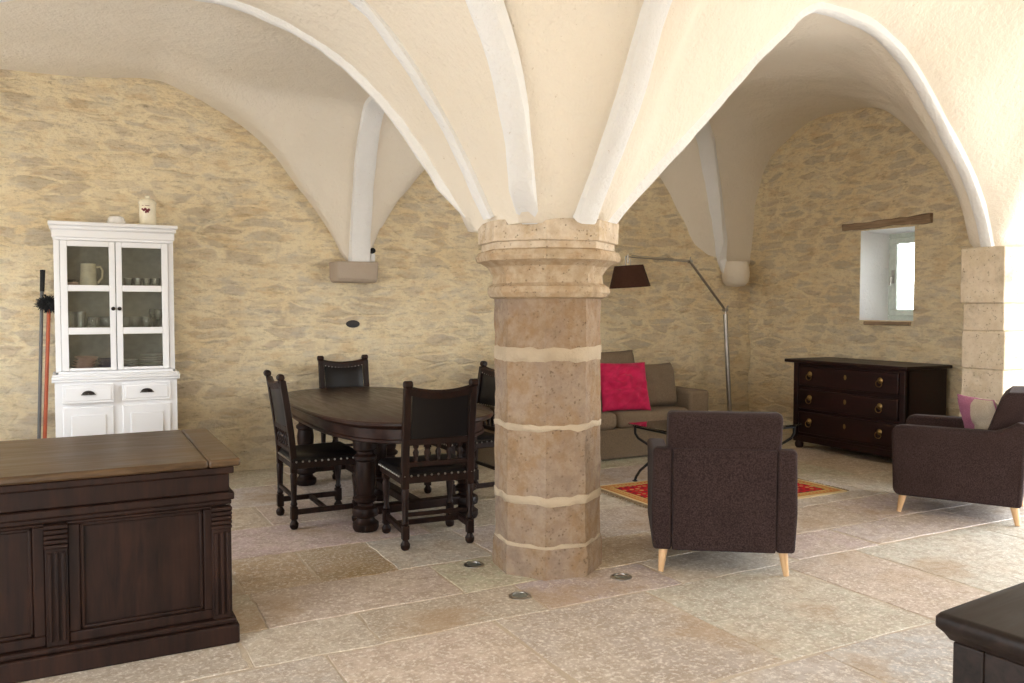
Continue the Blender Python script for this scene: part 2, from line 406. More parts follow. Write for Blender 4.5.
def tag(o, label, cat, group=None):
    o['label'] = label; o['category'] = cat
    if group: o['group'] = group
    return o
def thing(name, label, cat, loc=(0, 0, 0), rz=0, group=None):
    o = bpy.data.objects.new(name, None); COL.objects.link(o); o.empty_display_size = .1
    o.location = loc; o.rotation_euler = (0, 0, rz)
    return tag(o, label, cat, group)
def struct(o): o['kind'] = 'structure'; return o
def empty_struct(name, loc=(0, 0, 0)):
    o = bpy.data.objects.new(name, None); COL.objects.link(o); o.location = loc; o.empty_display_size = .1
    return struct(o)
def dup(root, loc, rz, label, group=None):
    r = root.copy(); COL.objects.link(r); r.location = loc; r.rotation_euler = (0, 0, rz); r['label'] = label
    if group: r['group'] = group
    for ch in root.children:
        c = ch.copy(); COL.objects.link(c); c.parent = r
        for g in ch.children:
            d = g.copy(); COL.objects.link(d); d.parent = c
    return r
def RX(a): return Matrix.Rotation(a, 4, 'X')
def RY(a): return Matrix.Rotation(a, 4, 'Y')
def RZ(a): return Matrix.Rotation(a, 4, 'Z')
def T(*v): return Matrix.Translation(v)
def rrect(x0, x1, y0, y1, r, n=5):
    o = []
    for cx, cy, a in ((x1 - r, y0 + r, -pi / 2), (x1 - r, y1 - r, 0), (x0 + r, y1 - r, pi / 2), (x0 + r, y0 + r, pi)):
        for i in range(n + 1):
            t = a + pi / 2 * i / n; o.append((cx + r * cos(t), cy + r * sin(t)))
    return o
def scale_out(o, d):
    cx = sum(p[0] for p in o) / len(o); cy = sum(p[1] for p in o) / len(o)
    r = []
    n = len(o)
    for i in range(n):
        p0, p1, p2 = o[i - 1], o[i], o[(i + 1) % n]
        tx, ty = p2[0] - p0[0], p2[1] - p0[1]; L = sqrt(tx * tx + ty * ty) or 1
        r.append((p1[0] + ty / L * d, p1[1] - tx / L * d))
    return r
def pchip(tab):
    xs = [p[0] for p in tab]; ys = [p[1] for p in tab]; n = len(xs)
    h = [xs[i + 1] - xs[i] for i in range(n - 1)]; dl = [(ys[i + 1] - ys[i]) / h[i] for i in range(n - 1)]
    d = [dl[0]] + [0] * (n - 2) + [dl[-1]]
    for i in range(1, n - 1):
        if dl[i - 1] * dl[i] > 0:
            w1, w2 = 2 * h[i] + h[i - 1], h[i] + 2 * h[i - 1]; d[i] = (w1 + w2) / (w1 / dl[i - 1] + w2 / dl[i])
    def f(x):
        if x <= xs[0]: return ys[0]
        if x >= xs[-1]: return ys[-1]
        i = max(j for j in range(n - 1) if xs[j] <= x); t = (x - xs[i]) / h[i]
        return (ys[i] * (1 + 2 * t) * (1 - t) ** 2 + h[i] * d[i] * t * (1 - t) ** 2 + ys[i + 1] * t * t * (3 - 2 * t) + h[i] * d[i + 1] * t * t * (t - 1))
    return f

# ------------------------------------------------------------------ vault: height of the webs above the springing line
SPR = 1.88
rowL = pchip([(.33, 0), (.52, .37), (.77, .76), (1.03, 1.05), (1.5, 1.33), (2.0, 1.44), (2.3, 1.46), (2.7, 1.37), (3.2, 1.13), (3.7, .9), (4.05, 0)])
walL = pchip([(.10, 0), (.25, .28), (.52, .64), (.83, 1.02), (1.37, 1.35), (1.76, 1.485), (2.2, 1.44), (2.8, 1.42), (3.3, 1.25), (3.9, .7), (4.3, 0)])
rowR = pchip([(.33, 0), (.6, .27), (1.10, .75), (1.61, 1.25), (2.12, 1.60), (2.5, 1.575), (2.88, 1.44), (3.45, .92), (3.91, .34), (4.04, 0)])
walR = pchip([(.10, 0), (.19, .26), (.5, .75), (.81, 1.07), (1.5, 1.45), (2.3, 1.6), (3.0, 1.42), (3.55, 1.05), (4.17, .20), (4.6, 0)])
tra = pchip([(.35, 0), (.5, .50), (.63, .77), (1.0, 1.18), (1.25, 1.35), (1.785, 1.47), (2.1, 1.455), (2.4, 1.43), (2.97, 1.36), (3.25, .99), (3.45, .25), (3.5, 0)])
gab = pchip([(.45, 0), (.60, .05), (.72, .28), (.84, .58), (1.08, .98), (1.41, 1.42), (1.94, 1.65), (2.52, 1.67), (3.0, 1.5), (3.3, 1.28), (3.5, .75), (3.57, 0)])
gpr = pchip([(.15, 0), (.22, .30), (.34, .60), (.55, .92), (.85, 1.3), (1.3, 1.5), (1.85, 1.64), (2.4, 1.62), (3.0, 1.45), (3.3, 1.15), (3.5, .6), (3.57, 0)])
frn = pchip([(.33, 0), (.74, .57), (.97, .98), (1.3, 1.30), (1.8, 1.55), (2.2, 1.6), (2.7, 1.5), (3.3, 1.2), (3.9, .6), (4.3, 0)])
frs = pchip([(0, 0), (.07, .06), (.3, .52), (.6, 1.02), (1.2, 1.48), (2.2, 1.62), (3.3, 1.2), (3.9, .6), (4.3, 0)])
def lerp(a, b, t): return a + (b - a) * t
def fx(x, y):
    t = min(1, max(0, y / YB)); t = t * t * (3 - 2 * t)
    return lerp(rowL(-x), walL(-x), t) if x < 0 else lerp(rowR(x), walR(x), t)
def gy(x, y):
    if y >= 0:
        if x < 0: return tra(y)
        a = min(1, max(0, (x - .5) / 3.2)); b_ = min(1, max(0, (x - 4.15) / .8))
        return lerp(lerp(tra(y), gpr(y), a), gab(y), b_)
    return frn(-y) if x < 0 else lerp(frn(-y), frs(-y), min(1, x / .6))
def vault(x, y):
    f, g = max(0, fx(x, y)), max(0, gy(x, y))
    if x > 0 and y < 0: return SPR + f + g - f * g / 2.6
    p = 13 if y >= 0 else 14
    h = (f ** p + g ** p + 1e-30) ** (1 / p)
    if x > 2.1 and y > 0:
        t = min(1, (x - 2.1) / .8); h = lerp(h, f + g - f * g / 1.66, t * t * (3 - 2 * t))
    return SPR + h

mb = MB(); nx, ny = 156, 134; V = []
for j in range(ny + 1):
    for i in range(nx + 1):
        x, y = lerp(XL - .05, XR + .05, i / nx), lerp(YF - .05, YB + .05, j / ny)
        z = vault(x, y)
        if z > SPR + .05: z += .012 * noise.noise((x * 2.1, y * 2.1, 3)) + .006 * noise.noise((x * 7, y * 7, 1))
        V.append((x, y, z))
F = [(j * (nx + 1) + i, j * (nx + 1) + i + 1, (j + 1) * (nx + 1) + i + 1, (j + 1) * (nx + 1) + i) for j in range(ny) for i in range(nx)]
mb.add(V, F)
struct(mb.build('ceiling', M['vault'], smooth=60))

trim_no = [0]
def rib(pts, w, prot, sink=.03):
    """white moulded rib following a curve on the vault; flat soffit, slanted flanks"""
    trim_no[0] += 1
    m = MB(); pts = [Vector(p) for p in pts]; V = []; n = len(pts)
    for i, p in enumerate(pts):
        d = (pts[min(i + 1, n - 1)] - pts[max(i - 1, 0)]).normalized()
        s = d.cross(Vector((0, 0, 1)))
        s = s.normalized() if s.length > .05 else Vector((1, 0, 0))
        nn = s.cross(d).normalized()
        if nn.z > 0: nn = -nn
        jit = .010 * noise.noise(p * 6)
        for a, b_ in ((-.5, -sink), (-.46, prot * .75), (-.30, prot), (.30, prot), (.46, prot * .75), (.5, -sink)):
            V.append(p + s * (a * w) * (1 + jit * 8) + nn * (b_ + jit))
    k = 6
    F = [(i * k + j, i * k + j + 1, (i + 1) * k + j + 1, (i + 1) * k + j) for i in range(n - 1) for j in range(k - 1)]
    F += [tuple(range(k)), tuple((n - 1) * k + j for j in range(k))]
    m.add(V, F)
    return struct(m.build('trim_%d' % trim_no[0], M['rib'], smooth=40))
def solve(fn, target, lo, hi):
    for _ in range(40):
        mid = (lo + hi) / 2
        if fn(mid) < target: lo = mid
        else: hi = mid
    return (lo + hi) / 2
# row arches either side of the column
def pl(xs, y0): return [(x, y0, vault(x, y0)) for x in xs]
rib(pl([-.36 - .06 * i for i in range(62)], -.0), .10, .03)
rib(pl([.36 + .06 * i for i in range(62)], 0), .095, .04, .12)
# transverse arch from the column to the front wall, and to the back wall corbel
rib([(0, -y, vault(0, -y)) for y in [.36 + .06 * i for i in range(66)]], .125, .065)
rib([(0, y, vault(0, y)) for y in [.4 + .05 * i for i in range(62)]] + [(0, 3.47, 1.86)], .19, .07)
# groin ribs: rear left bay, front left bay, rear right corner
g1 = []
for i in range(60):
    x = -.36 - .0325 * i; y = solve(lambda q: tra(q), fx(x, .45 * -x), .34, 1.78); g1.append((x, y, vault(x, y)))
x_e, y_e = g1[-1][:2]
g1 += [(lerp(x_e, -4.2, i / 40), lerp(y_e, 3.45, i / 40), vault(lerp(x_e, -4.2, i / 40), lerp(y_e, 3.45, i / 40))) for i in range(1, 38)]
rib([(-.31, .30, SPR + .085)] + g1[3:], .10, .04)
g2 = []
for i in range(40):
    y = .42 + .04 * i; x = solve(rowL, frn(y), .33, 2.25); g2.append((-x, -y, vault(-x, -y)))
rib([(-.25, -.25, SPR + .06)] + g2[1:], .125, .065)
g3 = [(4.56, 3.46, 1.82)] + [(x, y, vault(x, y)) for x, y in ((4.504, 3.56), (4.436, 3.54), (4.361, 3.512), (4.29, 3.47), (4.19, 3.40), (4.056, 3.302), (3.894, 3.169), (3.772, 3.079),
                              (3.6, 2.94), (3.4, 2.78), (3.2, 2.62), (3.0, 2.46), (2.7, 2.22), (2.4, 1.98), (2.2, 1.82))]
rib(g3, .18, .07)

# ------------------------------------------------------------------ walls
def quad_wall(name, mat, holes, a0, a1, z0, z1, to3):
    """a wall with rectangular openings, cut into a grid of panels"""
    xs = sorted({a0, a1, *[h[0] for h in holes], *[h[1] for h in holes]}); zs = sorted({z0, z1, *[h[2] for h in holes], *[h[3] for h in holes]})
    def dense(l, st):
        o = []
        for p, q in zip(l, l[1:]):
            k = max(1, round((q - p) / st)); o += [p + (q - p) * i / k for i in range(k)]
        return o + [l[-1]]
    xs, zs = dense(xs, .09), dense(zs, .09)
    m = MB(); idx = {}; V = []; F = []
    def vid(i, j):
        if (i, j) not in idx:
            idx[(i, j)] = len(V); a, z = xs[i], zs[j]
            edge = any(abs(a - e_) < 1e-6 for h in holes for e_ in h[:2]) or any(abs(z - e_) < 1e-6 for h in holes for e_ in h[2:])
            d = 0 if edge else .022 * noise.noise((a * 2.3, z * 5, 1.7)) + .012 * noise.noise((a * 6, z * 11, 4))
            V.append(to3(a, z, d))
        return idx[(i, j)]
    for j in range(len(zs) - 1):
        for i in range(len(xs) - 1):
            ca, cz = (xs[i] + xs[i + 1]) / 2, (zs[j] + zs[j + 1]) / 2
            if any(h[0] < ca < h[1] and h[2] < cz < h[3] for h in holes): continue
            F.append((vid(i, j), vid(i + 1, j), vid(i + 1, j + 1), vid(i, j + 1)))
    m.add(V, F)
    return struct(m.build(name, mat, smooth=60))
ZT = 5.0
quad_wall('wall_back', M['wall_x'], [], XL - .1, XR + .1, -.05, ZT, lambda a, z, d: (a, YB + d, z))
quad_wall('wall_right', M['wall_y'], [WIN, GD], YF - .1, YB + .1, -.05, ZT, lambda a, z, d: (XR + d, a, z))
quad_wall('wall_left', M['wall_y'], [LD, LW], YF - .1, YB + .1, -.05, ZT, lambda a, z, d: (XL + d, a, z))
quad_wall('wall_front', M['wall_x'], [FD, FC], XL - .1, XR + .1, -.05, ZT, lambda a, z, d: (a, YF + d, z))
# reveals of the daylight openings
def reveal(name, pts, mat, depth):
    m = MB(); pts = [Vector(p) for p in pts]; d = Vector(depth)
    n = len(pts); V = pts + [p + d for p in pts]
    m.add(V, [(i, (i + 1) % n, n + (i + 1) % n, n + i) for i in range(n)])
    return struct(m.build(name, mat))
reveal('door_1', [(XR, GD[0], 0), (XR, GD[1], 0), (XR, GD[1], GD[3]), (XR, GD[0], GD[3])], M['jamb'], (.35, 0, 0))
reveal('door_2', [(FD[0], YF, 0), (FD[1], YF, 0), (FD[1], YF, FD[3]), (FD[0], YF, FD[3])], M['jamb'], (0, -.35, 0))
reveal('added_opening_front', [(FC[0], YF, 0), (FC[1], YF, 0), (FC[1], YF, FC[3]), (FC[0], YF, FC[3])], M['jamb'], (0, -.35, 0))  # surround of the front opening added for light

reveal('added_opening_left', [(XL, LD[0], 0), (XL, LD[1], 0), (XL, LD[1], LD[3]), (XL, LD[0], LD[3])], M['jamb'], (-.35, 0, 0))  # surround of the added left wall opening
reveal('added_opening_rear', [(XL, LW[0], LW[2]), (XL, LW[1], LW[2]), (XL, LW[1], LW[3]), (XL, LW[0], LW[3])], M['jamb'], (-.35, 0, 0))  # surround of the opening added to light the rear bays
# small deep window: splayed white reveal, painted sash set back in it
win = empty_struct('window_1', (XR, 0, 0))
y0, y1, z0, z1 = WIN; D = .40; SY0, SY1, SZ0, SZ1 = y0 + .05, y1 - .04, z0 - .0, z1 - .02
m = MB(); m.add([(0, y0, z0), (0, y1, z0), (0, y1, z1), (0, y0, z1), (D, SY0, SZ0), (D, SY1, SZ0), (D, SY1, SZ1), (D, SY0, SZ1)],
                [(0, 1, 5, 4), (1, 2, 6, 5), (2, 3, 7, 6), (3, 0, 4, 7)])
struct(m.build('reveal', M['jamb'], win))
m = MB(); f = .045
for a in ((SY0, SY1, SZ0, SZ0 + f), (SY0, SY1, SZ1 - f, SZ1), (SY0, SY0 + f, SZ0 + f, SZ1 - f), (SY1 - f, SY1, SZ0 + f, SZ1 - f)):
    m.box(D - .01, D + .05, *a)
struct(m.build('frame', M['sash'], win, .006))
m = MB(); a0, a1, b0, b1 = SY0 + f, SY1 - f, SZ0 + f, SZ1 - f; g = .065
for a in ((a0, a1, b0, b0 + g), (a0, a1, b1 - g, b1), (a0, a0 + g, b0 + g, b1 - g), (a1 - g, a1, b0 + g, b1 - g)):
    m.box(D - .03, D + .025, *a)
sash = struct(m.build('sash', M['sash'], win, .008))
m = MB(); m.box(D - .004, D + .002, a0 + g, a1 - g, b0 + g, b1 - g); struct(m.build('pane', M['glass'], sash))
m = MB(); zc = (b0 + b1) / 2 - .0
m.box(D - .045, D - .03, a1 - .045, a1 - .018, zc - .07, zc + .07).tube([(D - .04, a1 - .03, zc), (D - .075, a1 - .03, zc), (D - .08, a1 - .03, zc - .09)], .009)
struct(m.build('handle', M['steel'], sash, smooth=40))
m = MB(); pts = []
for i in range(13):
    y = lerp(1.14, 2.17, i / 12); zz = 2.315 - .004 * sin(i * .9) - .012 * i / 12; h = .036 + .004 * sin(i * 2.1) + (.012 if i < 3 else 0)
    pts.append((y, zz, h))
V = []
for y, zz, h in pts:
    for dx, dz in ((-.035, -h * .9), (-.045, h * .6), (-.03, h), (.05, h), (.05, -h)): V.append((dx, y, zz + dz))
F = [(i * 5 + k, i * 5 + (k + 1) % 5, (i + 1) * 5 + (k + 1) % 5, (i + 1) * 5 + k) for i in range(12) for k in range(5)] + [(0, 1, 2, 3, 4), (60, 61, 62, 63, 64)]
m.add(V, F); struct(m.build('lintel', M['beam'], win, smooth=30))
m = MB(); m.box(-.03, .09, y0 + .02, y1 - .07, z0 - .05, z0 - .012); struct(m.build('sill', M['beam'], win, .008))

# right pier: spur of dressed stones that carries the row arch
trim_no[0] += 1
m = MB(); z = 0; k = 0; PZ = 1.93
hs = [.34, .27, .36, .30, .22, .44]; s_ = PZ / sum(hs)
for h in hs:
    h *= s_; j = .012 * (-1) ** k * .5; m.box(3.98 + j + random.uniform(-.008, .008), XR + .1, -.165 + random.uniform(-.012, .012), .185 + random.uniform(-.012, .012), z, z + h - .0005); z += h; k += 1
pier = struct(m.build('trim_%d' % trim_no[0], M['pier'], None, .009, 2))
# corbels under the two rear ribs
trim_no[0] += 1
m = MB(); m.stack([(rrect(-.235, .135, 3.36, 3.62, .03, 3), 1.685), (rrect(-.25, .14, 3.33, 3.62, .03, 3), 1.72), (rrect(-.255, .145, 3.325, 3.62, .02, 3), 1.875)])
struct(m.build('trim_%d' % trim_no[0], M['corbel'], None, .012, 2))
trim_no[0] += 1
m = MB(); m.lathe([(.03, 1.70), (.11, 1.715), (.15, 1.76), (.165, 1.83), (.16, 1.92), (.14, 2.0)], 4.61, 3.45, 14)
struct(m.build('trim_%d' % trim_no[0], M['vault'], smooth=50))

# ------------------------------------------------------------------ floor of large worn slabs in courses along the back wall
rows = [YF - .4, -3.75, -3.05, -2.45, -1.6, -.64, -.24, .27, .89, 1.55, 2.15, 2.85, YB + .1]
fixed = {3: [-1.9, -.75, .4, 1.5], 4: [-2.3, -1.45, -.66, .205, 1.15, 1.75, 2.9, 3.9], 5: [-1.75, -1.2, -.36, .45, 1.3, 2.0, 3.1],
         6: [-1.6, -.62, .05, .95, 1.6, 2.5, 3.3], 7: [-2.3, -1.62, -1.215, -.79, -.2, .6, 1.5, 2.25, 3.2]}
slabs = []
for r in range(len(rows) - 1):
    xs = [XL - .2]
    sp = fixed.get(r, [])
    if sp: xs += [x for x in (sp[0] - 1.9, sp[0] - .95) if x > XL + .3] + sp
    while xs[-1] < XR + .1: xs.append(xs[-1] + random.uniform(.6, 1.35))
    for a, b_ in zip(xs, xs[1:]): slabs.append((r, a, b_, rows[r], rows[r + 1]))
PAL = [(.58, .515, .44), (.61, .54, .46), (.55, .49, .43), (.58, .50, .40), (.56, .505, .465), (.62, .565, .51), (.54, .455, .36)]
mb = MB(); cols = []; seeds = []
mb.add([(XL - .5, YF - .6, -.003), (XR + .6, YF - .6, -.003), (XR + .6, YB + .2, -.003), (XL - .5, YB + .2, -.003)], [(0, 1, 2, 3)], 1)
cols.append((.5, .4, .3)); seeds.append((0, 0, 0))
for r, a, b_, c, d in slabs:
    col = random.choice(PAL); col = tuple(min(.8, v * random.uniform(.76, .93)) for v in col)
    if r == 7 and abs(a + 1.215) < .01: col = (.30, .21, .10)
    if r == 7 and abs(a + 1.62) < .01: col = (.42, .30, .18)
    if r == 4 and abs(a + .66) < .01: col = (.43, .37, .32)
    if r == 6 and abs(a - .05) < .01: col = (.50, .40, .27)
    gp = .004
    j = lambda: random.uniform(-.012, .012)
    P = [(a + gp + j(), c + gp + j()), (b_ - gp + j(), c + gp + j()), (b_ - gp + j(), d - gp + j()), (a + gp + j(), d - gp + j())]
    hz = random.uniform(-.0008, .0008)
    ring = []
    for q in range(4):
        p, p2 = P[q], P[(q + 1) % 4]
        for s in range(6):
            t = s / 6; ring.append((lerp(p[0], p2[0], t) + random.uniform(-.006, .006), lerp(p[1], p2[1], t) + random.uniform(-.006, .006)))
    cx = sum(p[0] for p in ring) / 24; cy = sum(p[1] for p in ring) / 24
    inn = []
    for x, y in ring:
        L = sqrt((x - cx) ** 2 + (y - cy) ** 2); inn.append((x + (cx - x) / L * .007, y + (cy - y) / L * .007))
    n = 24
    vs = [(x, y, -.006) for x, y in ring] + [(x, y, hz) for x, y in inn]
    fs = [(i, (i + 1) % n, n + (i + 1) % n, n + i) for i in range(n)] + [tuple(range(n, 2 * n))]
    mb.add(vs, fs); sd = (random.random(), random.random(), random.random())
    cols += [col] * len(fs); seeds += [sd] * len(fs)
fl = mb.build('floor', [M['slab'], M['bed']])
for nm, src in (('slab', cols), ('slab_seed', seeds)):
    at = fl.data.attributes.new(nm, 'FLOAT_COLOR', 'FACE')
    for i, c in enumerate(src): at.data[i].color = (*c, 1)
struct(fl)

# ------------------------------------------------------------------ the octagonal column
colm = empty_struct('column')
PH = RAD(-90 - 27.9 + -4)        # one arris points at the doorway
def octa(rs, name, mat, amp=.006, smooth=28, sd=0, zj=0):
    m = MB(); n = 40; V = []
    fine = []
    for (r0, z0), (r1, z1) in zip(rs, rs[1:]):
        k = max(1, round(abs(z1 - z0) / .04)); fine += [(lerp(r0, r1, i / k), lerp(z0, z1, i / k)) for i in range(k)]
    fine.append(rs[-1])
    for r, z in fine:
        for k in range(n):
            s, t = divmod(k, 5); t /= 5
            a0, a1 = PH + s * pi / 4, PH + (s + 1) * pi / 4
            p = Vector((lerp(cos(a0), cos(a1), t) * r, lerp(sin(a0), sin(a1), t) * r, z))
            d = amp * noise.noise((p.x * 9 + sd, p.y * 9, z * 9)) + amp * .6 * noise.noise((p.x * 25, p.y * 25, z * 25 + sd))
            p.x *= 1 + d / r; p.y *= 1 + d / r
            if zj: p.z += zj * (noise.noise((p.x * 14, p.y * 14, z * 30)) + .6 * noise.noise((p.x * 40, p.y * 40, z * 50)))
            V.append(p)
    q = len(fine)
    F = [(i * n + k, i * n + (k + 1) % n, (i + 1) * n + (k + 1) % n, (i + 1) * n + k) for i in range(q - 1) for k in range(n)]
    F += [tuple(range(n - 1, -1, -1)), tuple((q - 1) * n + k for k in range(n))]
    m.add(V, F); return struct(m.build(name, mat, colm, smooth=smooth))
R0 = .298
octa([(.312, 0), (.312, .10), (.304, .16)], 'base', M['stone'], .010)
octa([(R0, .15), (R0, 1.55)], 'shaft', M['stone'], .007)
for i, (zc, hh) in enumerate(((.165, .010), (.415, .020), (.81, .014), (1.20, .034))):
    octa([(R0 - .01, zc - hh - .01), (R0 + .004, zc - hh), (R0 + .005, zc + hh), (R0 - .01, zc + hh + .01)], 'mortar_joint', M['mortar'], .006, 60, 0, .013)
octa([(R0, 1.50), (R0 + .03, 1.51), (R0 + .047, 1.535), (R0 + .042, 1.565), (R0 + .014, 1.585), (R0 + .012, 1.63), (R0 + .04, 1.675), (R0 + .085, 1.70), (R0 + .105, 1.705),
      (R0 + .113, 1.73), (R0 + .10, 1.755), (R0 + .075, 1.765), (R0 + .06, 1.77)], 'capital', M['capital'], .009, 24, 3)
octa([(R0 + .06, 1.76), (R0 + .075, 1.765), (R0 + .075, 1.80), (R0 + .095, 1.805), (R0 + .095, 1.915)], 'abacus', M['abacus'], .009, 24, 6)

# ------------------------------------------------------------------ shop counter (lower left)
ct = thing('shop_counter', 'long dark oak counter with panelled front and brown plank top', 'counter', (0, 0, 0))
CX0, CX1, CY0, CY1 = -4.15, -1.785, -.285, .66
m = MB()
for a, b_ in ((CX0 - .05, -1.861), (-1.8595, -1.728)): m.box(a, b_, CY0 - .04, CY1 + .05, .767, .80)
m.build('top', M['counter_top'], ct, .010, 2)
m = MB(); m.box(CX0, CX1, CY0, CY1, .08, .74); m.build('body', M['counter'], ct)
m = MB(); m.box(CX0, CX1 + .03, CY0 - .03, CY1, .735, .766).box(CX0, CX1 + .012, CY0 - .014, CY1, .655, .736).box(CX0, CX1 + .03, CY0 - .032, CY1, .622, .655).box(CX0, CX1 + .02, CY0 - .02, CY1, .60, .622)
m.build('frieze', M['counter'], ct, .006)
m = MB(); m.box(CX0, CX1 + .04, CY0 - .065, CY1, 0, .085).box(CX0, CX1 + .03, CY0 - .05, CY1, .085, .11); m.build('plinth', M['counter'], ct, .008)
for xc in (-1.81, -2.435, -3.07, -3.70):
    m = MB(); m.box(xc - .04, xc + .04, CY0 - .035, CY0 + .01, .108, .50)
    for i in (-1, 0, 1): m.box(xc + i * .024 - .007, xc + i * .024 + .007, CY0 - .045, CY0 - .03, .13, .485)
    for i in range(5): m.box(xc - .042, xc + .042, CY0 - .043 - .002 * i, CY0, .50 + i * .02, .516 + i * .02)
    m.build('pilaster', M['counter'], ct, .004)
for a, b_ in ((-2.395, -1.84), (-3.03, -2.475), (-3.66, -3.11)):
    m = MB(); e_ = .042; zz0, zz1 = .11, .60
    for q in ((a, b_, zz0, zz0 + e_), (a, b_, zz1 - e_ * .3, zz1), (a, a + e_, zz0 + e_, zz1 - e_ * .3), (b_ - e_, b_, zz0 + e_, zz1 - e_ * .3)): m.box(q[0], q[1], CY0 - .022, CY0 + .01, q[2], q[3])
    i_ = .016
    for q in ((a + e_, b_ - e_, zz0 + e_, zz0 + e_ + i_), (a + e_, b_ - e_, zz1 - e_ * .3 - i_, zz1 - e_ * .3), (a + e_, a + e_ + i_, zz0 + e_, zz1 - e_ * .3), (b_ - e_ - i_, b_ - e_, zz0 + e_, zz1 - e_ * .3)): m.box(q[0], q[1], CY0 - .012, CY0 + .01, q[2], q[3])
    m.build('front_panel', M['counter'], ct, .005)

# ------------------------------------------------------------------ white glazed cupboard against the back wall
cb = thing('glazed_cupboard', 'tall white painted cupboard with two glazed doors above two drawers', 'cupboard', (-2.065, 3.12, 0))
HW = .42; DP = .40
def bxs(name, mat, lst, parent=cb, bev=.004):
    m = MB()
    for a in lst: m.box(*a)
    return m.build(name, mat, parent, bev)
bxs('body', M['white'], [(-HW, -HW + .02, 0, DP, .94, 2.02), (HW - .02, HW, 0, DP, .94, 2.02), (-HW, HW, 0, DP, 2.00, 2.03), (-HW, HW, -.0, DP, .935, .965),
    (-HW - .01, HW + .01, -.04, DP, .06, .885), (-HW, -HW + .04, -.004, .02, .966, 1.964), (HW - .04, HW, -.004, .02, .966, 1.964), (-HW, HW, -.004, .02, 1.965, 2.02)])
bxs('back_panel', M['inside'], [(-HW + .02, HW - .02, DP - .02, DP, .96, 2.0)])
for zz in (1.268, 1.598): bxs('shelf', M['inside'], [(-HW + .02, HW - .02, .03, DP - .02, zz - .012, zz + .008)])
bxs('cornice', M['white'], [(-HW - .01, HW + .01, -.02, DP, 1.985, 2.045), (-HW - .022, HW + .022, -.035, DP, 2.045, 2.075), (-HW - .033, HW + .033, -.05, DP, 2.075, 2.105)], bev=.008)
bxs('waist_moulding', M['white'], [(-HW - .03, HW + .03, -.065, DP, .885, .905), (-HW - .03, HW + .03, -.075, DP, .905, .93), (-HW - .025, HW + .025, -.055, DP, .93, .945)], bev=.007)
bxs('plinth', M['white'], [(-HW - .02, HW + .02, -.05, DP, 0, .08)])
for s in (-1, 1):
    x0, x1 = (-.378, -.003) if s < 0 else (.003, .378)
    px0, px1 = (x0 + .048, x1 - .042) if s < 0 else (x0 + .042, x1 - .048)
    L = [(x0, px0, -.022, -.002, .968, 1.962), (px1, x1, -.022, -.002, .968, 1.962)]
    for z0_, z1_ in ((.968, .990), (1.248, 1.300), (1.578, 1.626), (1.920, 1.962)): L.append((px0, px1, -.022, -.002, z0_, z1_))
    d = bxs('glazed_door', M['white'], L)
    bxs('glass_pane', M['glass'], [(px0, px1, -.013, -.010, a, b_) for a, b_ in ((.99, 1.248), (1.30, 1.578), (1.626, 1.92))], d, 0)
    m = MB(); xk = -.022 if s < 0 else .022
    m.lathe([(.006, 0), (.006, .012), (.013, .018), (.015, .026), (.010, .034), (.001, .036)], n=12, mat=T(xk, -.021, 1.445) @ RX(pi / 2))
    m.build('knob', M['bronze'], d, smooth=40)
    # drawer (the left one is pulled out a little)
    pull = .03 if s < 0 else .004
    xa, xb = (-.38, -.03) if s < 0 else (.03, .38)
    dr = bxs('drawer', M['white'], [(xa, xb, -.055 - pull, .2, .725, .865), (xa + .02, xb - .02, -.061 - pull, -.05 - pull, .745, .845)])
    m = MB(); xc = (xa + xb) / 2; V = []
    for j in range(7):
        ph = (pi / 2) * j / 6
        for i in range(11):
            th = pi * i / 10; V.append((xc + .045 * cos(th) * cos(ph * .9), -.061 - pull - .024 * sin(ph) - .002, .792 + .030 * sin(th) * cos(ph * .85)))
    m.add(V, [(j * 11 + i, j * 11 + i + 1, (j + 1) * 11 + i + 1, (j + 1) * 11 + i) for j in range(6) for i in range(10)])
    m.box(xc - .05, xc + .05, -.066 - pull, -.06 - pull, .788, .795)
    m.build('cup_pull', M['bronze'], dr, smooth=60)
    ld = bxs('panel_door', M['white'], [(xa, xb, -.055, -.03, .09, .695), (xa + .055, xb - .055, -.066, -.05, .15, .635)], bev=.01)
CBX, CBY = -2.065, 3.12
# things on top
cn = thing('storage_jar', 'cream lidded canister with dark red motif on top of the white cupboard', 'jar', (-1.82, 3.22, 2.105))
cn.scale = (1.12, 1.12, 1.15)
m = MB(); m.lathe([(.052, 0), (.056, .006), (.056, .15), (.050, .156)], n=24); m.build('body', M['cream'], cn, smooth=40)
m = MB(); m.lathe([(.058, .150), (.060, .158), (.058, .168), (.040, .184), (.016, .190), (.014, .200), (.018, .208), (.004, .214)], n=24); m.build('lid', M['cream'], cn, smooth=40)
m = MB()
for a, zz, r in ((-1.85, .105, .009), (-1.65, .112, .010), (-1.48, .102, .009), (-1.25, .108, .010), (-2.05, .112, .007), (-1.6, .092, .008), (-1.35, .094, .007)):
    m.ball((.0555 * cos(a - .25), .0555 * sin(a - .25), zz), r, 8, 5)
for a in (-1.95, -1.55, -1.3): m.box(.055 * cos(a - .25) - .008, .055 * cos(a - .25) + .008, .055 * sin(a - .25) - .003, .055 * sin(a - .25), .135, .138)
m.build('printed_motif', M['berry'], cn, smooth=50)
bd = thing('butter_dish', 'small white lidded dish on top of the white cupboard', 'dish', (-2.05, 3.17, 2.105))
bd.scale = (1.1, 1.1, 1.15)
m = MB(); m.lathe([(.050, 0), (.062, .012), (.064, .018), (.05, .018)], n=24); m.build('dish', M['china'], bd, smooth=40)
m = MB(); m.lathe([(.055, .017), (.056, .035), (.045, .050), (.020, .056), (.001, .057)], n=24); m.build('lid', M['china'], bd, smooth=40)
